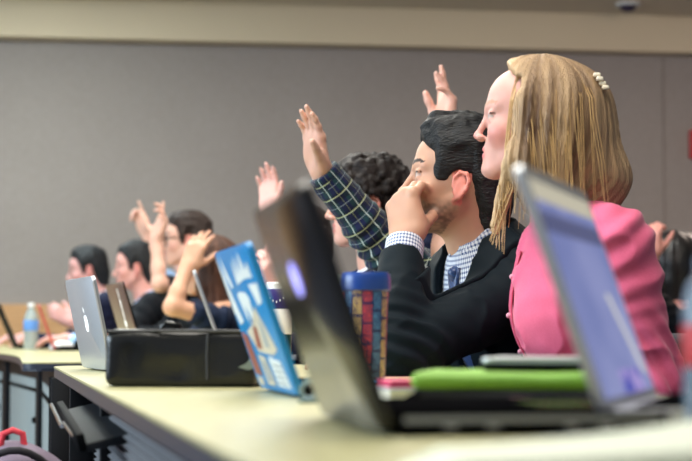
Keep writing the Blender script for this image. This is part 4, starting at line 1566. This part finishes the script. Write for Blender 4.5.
# backpack on the floor in the aisle
kx = P(12, 445, 4.22)
bp = empty('backpack', (kx[0], kx[1], 0), .25)
tag(bp, 'grey and red backpack standing in the aisle beside the cabinets', 'backpack')
M_BP1 = mat('pack_grey', rgb(126, 112, 130), .8, bump=.2, bscale=500); M_BP2 = mat('pack_dark', rgb(34, 30, 38), .8); M_BP3 = mat('pack_red', rgb(206, 56, 70), .7); M_BP4 = mat('pack_white', rgb(206, 200, 208), .7)
S = SDF()
S.cap((0, 0, .12), (0, 0, .415), .145, .115, .03); S.cap((-.08, 0, .10), (-.07, 0, .40), .10, .085, .06); S.cap((.08, 0, .10), (.07, 0, .40), .10, .085, .06)
S.plane((0, 0, .002), (0, 0, -1), .02)
v, q = polygonize(S, .010)
if np.mean((vnormals(v, q) * (v - [0, 0, .2])).sum(1)) < 0: q = q[:, ::-1]
v = v + vnormals(v, q) * (.006 * vnoise(v * 18, 1))[:, None]; v[:, 2] = np.clip(v[:, 2], .001, None)
mesh_obj('pack_body', v, q, M_BP1, bp)
for k, (yy, m_) in enumerate(((-.05, M_BP2), (.05, M_BP3))):
    pts = [(-.16 + .32 * t, yy - .12 * math.sin(t * math.pi) * .6, .36 + .155 * math.sin(t * math.pi) ** .8) for t in np.linspace(0, 1, 14)]
    tube('strap', pts, .010, m_, bp, 8)
tube('haul_loop', [(-.03, -.03, .515), (-.025, -.03, .550), (0, -.03, .560), (.025, -.03, .550), (.03, -.03, .515)], .009, M_BP3, bp)
for k, (x0, m_) in enumerate(((-.07, M_BP4), (-.02, M_BP3))):
    tube('side_stripe', [(x0 + .02 * t, -.142 + .01 * t, .08 + .32 * t) for t in np.linspace(0, 1, 8)], .012, m_, bp)
# ---------------------------------------------------------------- cloth
def check_mat(name, base, line1, period, width, line2=None, rough=.75):
    n = NT(name)
    s = n.sep(n.attr('pc').outputs['Vector'])
    a = line_mask(n, s[0], period, width); b = line_mask(n, s[1], period, width)
    c = n.mix(n.math('MULTIPLY', n.math('ADD', a, b), .5), base, line1)
    n.set(color=c, rough=rough, spec=.2, sheen=.1)
    return n.m
M_CHECK = check_mat('blue_check_cotton', rgb(216, 222, 232), rgb(58, 80, 132), .0085, .0038)
n = NT('plaid_flannel')
s = n.sep(n.attr('pc').outputs['Vector'])
wv = n.noise(n.attr('pc').outputs['Vector'], 9, 2)[0]
px_ = n.math('MULTIPLY_ADD', wv, .006, s[0]); py_ = n.math('MULTIPLY_ADD', wv, .006, s[1])
base = rgb(22, 30, 66); grn = rgb(26, 58, 62); dk = rgb(13, 17, 38); yel = rgb(176, 180, 120); wht = rgb(190, 204, 214)
c = n.mix(n.math('MULTIPLY', line_mask(n, px_, .052, .024, .004), .8), base, grn)
c = n.mix(n.math('MULTIPLY', line_mask(n, py_, .052, .024, .004), .6), c, dk)
c = n.mix(n.math('MULTIPLY', line_mask(n, px_, .052, .0030, .042), .75), c, wht)
c = n.mix(n.math('MULTIPLY', line_mask(n, py_, .052, .0030, .042), .75), c, yel)
c = n.mix(n.math('MULTIPLY', line_mask(n, px_, .026, .0016, .016), .35), c, yel)
c = n.mix(n.math('MULTIPLY', line_mask(n, py_, .026, .0016, .016), .35), c, wht)
n.set(color=c, rough=.85, spec=.15, sheen=.15)
M_PLAID = n.m
def wool(name, color):
    n = NT(name); co = n.coord()
    f = n.noise(co, 420, 2)[0]
    d = tuple(x * .82 for x in color[:3]) + (1,); l = tuple(min(1, x * 1.18) for x in color[:3]) + (1,)
    n.set(color=n.mix(f, d, l), rough=.7, spec=.12, sheen=.02)
    n.bump(f, .12, .001)
    return n.m
M_SUIT = wool('suit_wool', rgb(9, 22, 30))
M_SUIT2 = wool('navy_wool', rgb(24, 28, 50))
M_SUIT3 = wool('black_wool', rgb(20, 22, 27))
M_NAVYTOP = wool('navy_knit', rgb(24, 34, 56))
M_BLACKTOP = wool('black_knit', rgb(20, 22, 28))
n = NT('pink_cotton'); co = n.coord()
f = n.noise(co, 300, 2)[0]; g_ = n.noise(co, 9, 3)[0]
n.set(color=n.mix(n.math('MULTIPLY', n.math('ADD', f, g_), .5), rgb(208, 80, 118), rgb(232, 112, 150)), rough=.7, spec=.25, sheen=.2)
n.bump(f, .08, .001)
M_PINK = n.m
M_PINKD = mat('pink_placket', rgb(210, 88, 124), .7, bump=.1, bscale=400)
M_BUTTON = mat('button', rgb(220, 150, 176), .3)
M_SHIRTB = mat('pale_blue_cotton', rgb(152, 186, 226), .75)
M_SHIRTW = mat('white_cotton', rgb(226, 230, 238), .75)
n = NT('blue_tie_silk'); s = n.sep(n.attr('pc').outputs['Vector'])
d_ = n.math('ADD', s[0], s[1])
n.set(color=n.mix(n.math('MULTIPLY', line_mask(n, d_, .012, .004), .5), rgb(24, 52, 100), rgb(44, 80, 138)), rough=.38, spec=.5, sheen=.2)
M_TIE = n.m
M_TROU = wool('dark_trousers', rgb(30, 32, 40)); M_JEANS = wool('blue_jeans', rgb(50, 64, 96))
M_SHOE = mat('shoe_leather', rgb(24, 22, 22), .4)
H_DARK = dict(col=(26, 27, 30), mat=attr_mat('black_hair', .55, .28, (60, 420, 260)))
H_BROWN = dict(col=(44, 32, 28), mat=attr_mat('dark_brown_hair', .55, .28, (60, 420, 260)))
H_CURL = dict(col=(34, 27, 26), mat=attr_mat('curly_hair', .6, .25, (200, 260, 200)))
H_BLOND = dict(dark=(92, 66, 48), light=(200, 168, 130), front=1, mat=attr_mat('blond_hair', .45, .35, (520, 520, 30)))
H_CHEST = dict(dark=(44, 26, 20), light=(92, 58, 42), mat=attr_mat('chestnut_hair', .5, .3, (420, 420, 30)))
H_BLACKL = dict(dark=(14, 13, 16), light=(34, 30, 32), mat=attr_mat('long_black_hair', .38, .45))

# ---------------------------------------------------------------- chairs
M_CHAIR = mat('chair_fabric', rgb(46, 48, 58), .85, bump=.2, bscale=500)
def make_chair():
    o = empty('swivel_chair', (0, 0, 0))
    softc = lambda nm, c, s: box(nm, c, s, M_CHAIR, o, .022, None, 3)
    softc('seat', (0, 0, .395), (.44, .46, .06))
    bk = box('backrest', (-.27, 0, .66), (.05, .42, .30), M_CHAIR, o, .02, rot_head(0, -8), 3)
    bm = bmesh.new(); add_tube(bm, [(-.10, 0, .355), (-.29, 0, .36), (-.305, 0, .60)], .016)
    bm_obj('back_bar', bm, M_BLACKMETAL, o)
    lathe('pedestal', [(0, .06), (.028, .06), (.028, .24), (.02, .25), (.02, .366), (0, .366)], M_BLACKMETAL, o, 20)
    for k in range(5):
        a = 2 * math.pi * k / 5
        lg = tube('leg', [(0, 0, .085), (.26 * math.cos(a), .26 * math.sin(a), .062)], [.020, .013], M_BLACKMETAL, o)
        bm = bmesh.new(); c, s = math.cos(a), math.sin(a)
        add_tube(bm, [(.26 * c - .018 * s, .26 * s + .018 * c, .027), (.26 * c + .018 * s, .26 * s - .018 * c, .027)], .0265, 14)
        bm_obj('caster', bm, M_DARK, lg)
    return o
CHAIR0 = make_chair(); USED = [0]
def chair(B, label):
    yaw = math.atan2(B.F[1], B.F[0])
    if USED[0] == 0: o = CHAIR0
    else:
        o = CHAIR0.copy(); COL.objects.link(o)
        for ch in list(CHAIR0.children):
            c = ch.copy(); COL.objects.link(c); c.parent = o
            for g in list(ch.children):
                d = g.copy(); COL.objects.link(d); d.parent = c
    USED[0] += 1
    o.location = (B.pel[0], B.pel[1], 0); o.rotation_euler = (0, 0, yaw)
    o['label'] = label; o['category'] = 'chair'; o['group'] = 'swivel chairs under the students'
    # the seat carries the figure's hips
    o.location.z = 0

# ---------------------------------------------------------------- dressing helpers
def suit(B, body, root, head_c, m_suit, m_shirt, m_tie=None, h=.008, cufL=.90, cufR=.90, w0=.072, wend=-.32, seed=1, wr=.004, collar_kw=None):
    sh = top_sdf(B, .008, .97, .97, .016, .25)
    finish('shirt', sh, h, m_shirt, body, root, None, 1, coords=B.coords)
    S0 = top_sdf(B, .020, cufL, cufR, .010, .25, eb=.0165)
    J = SDF(); J.p = list(S0.p)
    def cut(X):
        q = X - B.neck
        s = np.abs(q @ B.side); u = q @ B.up; f = q @ B.fwd
        return np.maximum.reduce([s - vopen(u, w0, wend), -f - .005, f - .19]) * .85
    J.p.append(('f', 's', .004, None, None, (cut,)))
    finish('jacket', J, h, m_suit, body, root, wrinkle(B, wr, 15, seed), 1)
    lapels(B, S0, m_suit, body, root, w0, wend, .009, max(h * .6, .004))
    collar('shirt_collar', B, head_c, m_shirt, body, root, **(collar_kw or {}))
    kw = dict(r0=.069, r1=.080, hgt=.026, low=-.022, point=.0, gap=.95, base_up=-.004, th=.004)
    collar('jacket_collar', B, head_c, m_suit, body, root, **kw)
    if m_tie is not None:
        front_strip('tie', sh, B, [-.012, -.030, -.045, -.052, -.10, -.16, -.22, -.28, -.34], [.019, .017, .013, .012, .018, .024, .028, .031, .034], m_tie, body, root, .006)
        S = SDF()
        p = march(sh, B.neck - B.up * .026 + B.fwd * .35, -B.fwd, .9)
        if p is not None:
            S.cap(p + B.up * .006 - B.fwd * .002, p - B.up * .022 + B.fwd * .001, .015, .010, .005)
            o = finish('tie_knot', S, .004, m_tie, body, root, coords=lambda v: (v - p) @ np.stack([B.side, B.up, B.fwd], 1))
    trousers(B, body, root, M_TROU)

def knit(B, body, root, m, h=.008, L=.97, Rr=.97, seed=2, name='top', wr=.004, up=-.012, tilt=.5, e=.012):
    finish(name, top_sdf(B, e, L, Rr, up, tilt), h, m, body, root, wrinkle(B, wr, 14, seed), 1, coords=B.coords)
    trousers(B, body, root, M_JEANS)

def glasses(R, hp, hs, body, root, m):
    bm = bmesh.new()
    W = lambda p: hp + hs * (R @ np.asarray(p, float)) - root
    for s in (-1, 1):
        pts = [W((.094, s * (.033 + .024 * math.cos(a)), .000 + .018 * math.sin(a))) for a in np.linspace(0, 2 * math.pi, 22)]
        add_tube(bm, pts, .0022, 6)
        add_tube(bm, [W((.092, s * .057, .006)), W((.05, s * .074, .006)), W((-.005, s * .080, .008))], .0022, 6)
    add_tube(bm, [W((.098, -.010, .004)), W((.103, 0, .006)), W((.098, .010, .004))], .002, 6)
    bm_obj('glasses', bm, m, body)

SKIN_F = (204, 154, 144); SKIN_M = (186, 144, 122); SKIN_W = (218, 172, 154)
YAW = 192
# ================================================================ woman in the pink shirt
hw = P(532, 122, 3.0)
B = seat_joints(hw, 184, neck=P(567, 212, 3.03), pel=P(612, 468, 3.05), shL=P(616, 244, 2.89), shR=P(588, 242, 3.20), bulk=.90, bust=1,
                elL=P(650, 386, 2.88), wrL=P(600, 420, 2.85), elR=P(622, 385, 3.36), wrR=P(598, 425, 3.16))
HW = (hw, 173, 5, 0, .93)
body, root, R = person('young woman in a pink button shirt with blond hair, gazing left', B, HW,
    dict(skin=SKIN_F, female=True, shoe_mat=M_SHOE, blush=(224, 104, 112), lip=(206, 104, 108), brow=(150, 112, 80), browa=.6, iris=(90, 110, 130), ear=(226, 150, 136)), h=.0034,
    hands=dict(L=dict(f=(-.7, .1, -.7), p=(.3, 0, -1), curl=(15, 25, 15)), R=dict(f=(-.7, -.1, -.7), p=(.3, 0, -1), curl=(15, 25, 15))))
shp = top_sdf(B, .013, .96, .96, .006, .42, eb=.020)
finish('shirt', shp, .0045, M_PINK, body, root, wrinkle(B, .008, 12, 11, .008), 1, coords=B.coords)
front_strip('placket', shp, B, list(np.linspace(-.055, -.42, 16)), [.017] * 16, M_PINKD, body, root, .003)
for u in (-.10, -.17, -.24, -.31, -.38):
    p = march(shp, B.neck + B.up * u + B.fwd * .35, -B.fwd, .9)
    if p is not None:
        S = SDF(); S.cap(p + B.fwd * .003, p + B.fwd * .0065, .0055); finish('button', S, .002, M_BUTTON, body, root)
collar('shirt_collar', B, hw, M_PINK, body, root, r0=.062, r1=.078, hgt=.026, low=-.022, point=.055, gap=.45, base_up=.0)
trousers(B, body, root, M_JEANS)
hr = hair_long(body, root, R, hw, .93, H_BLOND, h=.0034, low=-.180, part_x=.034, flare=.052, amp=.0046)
# flyaway strands over the hair mass
rnd = random.Random(4); bm = bmesh.new()
Wd = lambda p: hw + .93 * (R @ np.asarray(p, float)) - root
for k in range(80):
    s = rnd.choice((-1, 1, 1)); t0 = rnd.uniform(-.3, 1)
    x0 = rnd.uniform(-.125, .030); z1 = -.185 + rnd.uniform(-.035, .04)
    side = .104 * math.sqrt(max(0, 1 - ((x0 + .04) / .135) ** 2)) + rnd.uniform(-.004, .004)
    xe = x0 * 1.12 - .02 + rnd.uniform(-.02, .02)
    pts = [(x0 * .8, s * side * .70, .080), (x0 * .95, s * side * .90, .045), (x0, s * side * .98, .005), ((x0 + xe) / 2, s * (side + .004), -.08), (xe, s * side * .97, z1)]
    add_tube(bm, [Wd(p) for p in pts], [.0004, .0007, .0008, .0008, .0004], 4, False)
for k in range(26):
    s = 1 if k % 3 else -1
    x0 = rnd.uniform(.026, .044)
    pts = [(x0 - .01, s * .05, .10), (x0, s * .074, .03), (x0 + .002, s * .082, -.06), (x0 + rnd.uniform(-.005, .014), s * .082, -.14), (x0 + rnd.uniform(0, .03), s * rnd.uniform(.060, .085), rnd.uniform(-.27, -.20))]
    add_tube(bm, [Wd(p) for p in pts], [.0008, .0011, .0013, .0012, .0006], 4, False)
st_ = bm_obj('loose_strands', bm, mat('strand_blond', rgb(190, 156, 108), .4, var=.25, scale=80), hr)
# clip at the back of the crown
cp = np.array([-.118, .050, .082])
bm = bmesh.new()
for k in range(4):
    add_box(bm, Wd(cp + [-.006 * k, .004 * (k % 2), -.008 * k + .012]), (.013, .013, .008), .003)
bm_obj('hair_clip', bm, mat('pearl', rgb(236, 226, 206), .25), body)
chair(B, 'swivel chair under the woman in the pink shirt')

# ================================================================ man in the dark suit, hand over his mouth
hm = P(457, 181, 3.36)
B = seat_joints(hm, 190, neck=P(483, 247, 3.37), pel=P(568, 452, 3.42), shL=P(540, 288, 3.29), shR=P(464, 276, 3.50), bulk=1.02,
                elL=P(391, 356, 3.08), wrL=P(405, 243, 3.25), elR=P(440, 345, 3.62), wrR=P(378, 350, 3.45))
HM = (hm, 177, 7, 0, 1.0)
wl = B.wrL
body, root, R = person('man in a dark suit and blue tie, hand covering his mouth', B, HM,
    dict(skin=SKIN_M, stubble=.75, shoe_mat=M_SHOE, lip=(170, 100, 92), brow=(22, 20, 22), browa=.95, iris=(40, 28, 22), ear=(226, 124, 116), blush=(204, 138, 116)), h=.0032,
    hands=dict(L=dict(f=P(403, 196, 3.285) - wl, p=(.66, .75, .05), curls=[(42, 50, 25), (46, 50, 25), (48, 50, 25), (50, 50, 25)], thumb=(.66, -.05, -.74), tcurl=0, s=1.08, fan=1.2),
               R=dict(f=(-.9, .3, .05), p=(0, 0, -1))))
suit(B, body, root, hm, M_SUIT, M_CHECK, M_TIE, h=.0042, cufL=.940, cufR=.93, w0=.070, wend=-.33, seed=21, wr=.0045, collar_kw=dict(r0=.060, r1=.071, hgt=.044, low=-.014, point=.060, gap=.30))
S = SDF(); u = nrm(B.wrL - B.elL)
S.cap(B.wrL - u * .060, B.wrL + u * .002, .0395, .0385, 0, 'u', True); S.plane(B.wrL - u * .055, -u)
finish('shirt_cuff', S, .0035, M_CHECK, body, root, None, 1, coords=B.coords)
LINE_M = ([-.13, -.075, -.055, -.044, -.028, -.002, .008, .027, .039, .047, .053, .074, .088, .10], [-.120, -.112, -.080, -.050, .014, .016, .010, -.012, -.018, .004, .044, .068, .084, .090])
hair_short(body, root, R, hm, 1.0, H_DARK, thick=.013, top=.018, h=.0034, line=LINE_M, amp=.0042, seed=8, freq=60)
chair(B, 'swivel chair under the man in the dark suit')

# ================================================================ person in the plaid shirt, arm raised
hp_l = P(452, 180, 4.08)
B = seat_joints(hp_l, 190, neck=P(458, 256, 4.08), pel=P(500, 440, 4.12), shL=P(470, 296, 3.93), shR=P(452, 292, 4.24), bulk=1.0,
                elR=P(386, 251, 4.06), wrR=P(321, 170, 3.98), elL=P(442, 352, 3.82), wrL=P(410, 352, 3.70))
body, root, R = person('person in a dark plaid shirt raising a hand, behind the suited man', B, (hp_l, 184, 0, 0, .98),
    dict(skin=(214, 168, 150), shoe_mat=M_SHOE, brow=(40, 30, 26)), h=.0036,
    hands=dict(R=dict(f=P(309, 112, 3.92) - B.wrR, p=(-.72, -.62, -.1), curls=[(4, 10, 6), (2, 8, 6), (4, 10, 6), (6, 14, 8)], thumb=(.88, .34, -.40), tcurl=4, fan=1.0, s=1.0),
               L=dict(f=(-.95, 0, .05), p=(0, 0, -1))))
finish('plaid_shirt', top_sdf(B, .014, .96, .965, -.006, .5), .0045, M_PLAID, body, root, wrinkle(B, .005, 15, 31, .007), 1, coords=B.coords)
collar('shirt_collar', B, hp_l, M_PLAID, body, root, r0=.060, r1=.072, hgt=.032, low=-.018, point=.055, gap=.45)
S = SDF(); u = nrm(B.wrR - B.elR)
S.cap(B.wrR - u * .062, B.wrR - u * .006, .0435, .042, 0, 'u', True); S.plane(B.wrR - u * .060, -u)
finish('shirt_cuff', S, .004, M_PLAID, body, root, None, 1, coords=lambda v: B.coords(v) + [0, .013, 0])
trousers(B, body, root, M_JEANS)
hair_short(body, root, R, hp_l, .98, H_BROWN, thick=.010, top=.006, h=.005, seed=14)
chair(B, 'swivel chair under the person in plaid')

# ================================================================ curly-haired man
hc = P(367, 204, 4.52)
B = seat_joints(hc, 190, neck=P(384, 268, 4.54), pel=P(415, 428, 4.56), shL=P(398, 296, 4.38), shR=P(380, 296, 4.70), elL=P(450, 222, 4.34), wrL=P(449, 132, 4.36))
body, root, R = person('curly dark-haired man in navy jacket, behind the plaid sleeve', B, (hc, 186, 0, 0, 1.0),
    dict(skin=(218, 168, 152), shoe_mat=M_SHOE, brow=(30, 24, 22)), h=.0042,
    hands=dict(L=dict(f=(-.06, .02, 1), p=(-.90, -.42, 0), curls=[(4, 8, 4), (0, 6, 4), (14, 20, 10), (30, 36, 20)], thumb=(.90, .20, -.38), tcurl=25, fan=1.2, s=1.04)))
suit(B, body, root, hc, M_SUIT2, M_SHIRTW, None, h=.007, cufL=.92, seed=41)
hair_short(body, root, R, hc, 1.0, H_CURL, thick=.012, top=.012, h=.0042, amp=.0035, seed=5, curly=True)
chair(B, 'swivel chair under the curly-haired man')

# ================================================================ person behind the black laptop, hand up
he = P(297, 242, 5.45)
B = seat_joints(he, 190, shR=P(314, 300, 5.6), elR=P(300, 272, 5.46), wrR=P(272, 214, 5.40), wrL=P(273, 294, 5.20), elL=P(284, 328, 5.30))
body, root, R = person('person hidden by the black laptop, pink open palm raised above it', B, (he, 188, 0, 0, .97),
    dict(skin=(228, 176, 166), shoe_mat=M_SHOE), h=.006,
    hands=dict(R=dict(f=(-.10, 0, 1), p=(-.45, -.9, 0), curl=(10, 16, 8), fan=3, thumb=(.72, .62, -.30)), L=dict(f=(-.15, 0, 1), p=(-.6, .6, 0), curl=(20, 40, 20))))
knit(B, body, root, mat('grey_green_knit', rgb(128, 140, 134), .85), L=.93, Rr=.9, name='sweater')
hair_short(body, root, R, he, .97, H_BROWN, h=.006, seed=17)
chair(B, 'swivel chair behind the black laptop')

# ================================================================ the group at the far table
hd_ = P(207, 266, 6.2)
B = seat_joints(hd_, 196, shL=P(216, 318, 6.02), elL=P(172, 307, 5.92), wrL=P(187, 268, 6.01), bulk=.9, armb=.74)
body, root, R = person('long brown-haired girl in navy resting a hand on her head', B, (hd_, 176, -4, 0, .90),
    dict(skin=(200, 152, 126), female=True, shoe_mat=M_SHOE), h=.006,
    hands=dict(L=dict(f=(.40, .10, .92), p=(.25, .95, -.15), curl=(10, 20, 12), fan=4, s=1.0)))
knit(B, body, root, M_NAVYTOP, L=.30, seed=51, name='short_sleeved_top')
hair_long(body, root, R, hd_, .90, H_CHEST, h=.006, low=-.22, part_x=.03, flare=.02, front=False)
chair(B, 'swivel chair under the girl resting her hand on her head')

hc2 = P(186, 240, 6.95)
B = seat_joints(hc2, 190, shL=P(186, 292, 6.80), elL=P(159, 284, 6.66), wrL=P(157, 240, 6.72), armb=.72)
body, root, R = person('young man with glasses in dark top raising a bent wrist', B, (hc2, 188, 0, 0, .92),
    dict(skin=(206, 160, 142), shoe_mat=M_SHOE, brow=(40, 28, 24)), h=.006,
    hands=dict(L=dict(f=(.28, -.05, .95), p=(-.75, -.55, .3), curls=[(0, 6, 4), (20, 40, 20), (30, 50, 20), (35, 55, 25)], thumb=(.5, .7, -.4), tcurl=20)))
knit(B, body, root, M_BLACKTOP, L=.42, seed=61, name='short_sleeved_top')
hair_short(body, root, R, hc2, .92, H_BROWN, thick=.014, top=.012, h=.006, seed=23)
glasses(R, hc2, .92, body, root, M_DARK)
chair(B, 'swivel chair under the young man with glasses')

hg = P(192, 250, 8.05)
B = seat_joints(hg, 190, shR=P(186, 290, 8.0), elR=P(155, 272, 7.92), wrR=P(147, 233, 7.90), armb=.74)
body, root, R = person('person in pale blue sleeve pointing a finger up, mostly hidden behind others', B, (hg, 188, 0, 0, .95),
    dict(skin=(222, 174, 154), shoe_mat=M_SHOE), h=.007,
    hands=dict(R=dict(f=(-.38, -.1, .9), p=(-.6, -.7, 0), curls=[(0, 4, 2), (35, 70, 30), (40, 75, 30), (40, 70, 30)], thumb=(.5, .7, -.4), tcurl=15)))
knit(B, body, root, M_SHIRTB, L=.95, Rr=.80, seed=71, name='shirt')
hair_short(body, root, R, hg, .95, H_BROWN, h=.007, seed=29)
chair(B, 'swivel chair under the person in the pale blue sleeve')

hb = P(135, 267, 7.5)
B = seat_joints(hb, 190)
body, root, R = person('dark-haired man in black suit and pale blue collar, second from left', B, (hb, 188, -3, 0, .90),
    dict(skin=(206, 150, 140), shoe_mat=M_SHOE, brow=(30, 24, 24)), h=.006)
suit(B, body, root, hb, M_SUIT3, M_SHIRTB, M_TIE, h=.008, seed=81)
hair_short(body, root, R, hb, .90, H_DARK, thick=.013, top=.010, h=.006, seed=33)
chair(B, 'swivel chair under the man with the pale blue collar')

ha = P(87, 270, 8.1)
B = seat_joints(ha, 192, wrL=P(72, 322, 7.80), elL=P(104, 330, 7.95))
body, root, R = person('man in navy jacket at the far left, hands by his face', B, (ha, 190, -6, 0, .90),
    dict(skin=(200, 148, 142), shoe_mat=M_SHOE, brow=(30, 24, 24)), h=.006,
    hands=dict(L=dict(f=(-.8, 0, .5), p=(.3, .8, -.4), curl=(20, 35, 20))))
suit(B, body, root, ha, M_SUIT2, M_SHIRTW, None, h=.008, seed=91)
hair_short(body, root, R, ha, .90, H_DARK, thick=.013, top=.010, h=.006, seed=37)
chair(B, 'swivel chair under the man at the far left')

# ================================================================ person behind the pink sleeve
hf = P(673, 264, 6.3)
B = seat_joints(hf, 188, shL=P(668, 318, 6.12), elL=P(648, 300, 6.10), wrL=P(650, 256, 6.12))
body, root, R = person('black-haired person in black seen past the pink sleeve', B, (hf, 150, 0, 0, .97),
    dict(skin=(232, 160, 146), female=True, shoe_mat=M_SHOE), h=.006,
    hands=dict(L=dict(f=(.1, 0, 1), p=(.5, .8, 0), curl=(30, 60, 30))))
knit(B, body, root, M_BLACKTOP, L=.95, seed=95)
hair_long(body, root, R, hf, .97, H_BLACKL, h=.006, low=-.25, part_x=.03, flare=.02, front=False)
chair(B, 'swivel chair under the black-haired person')
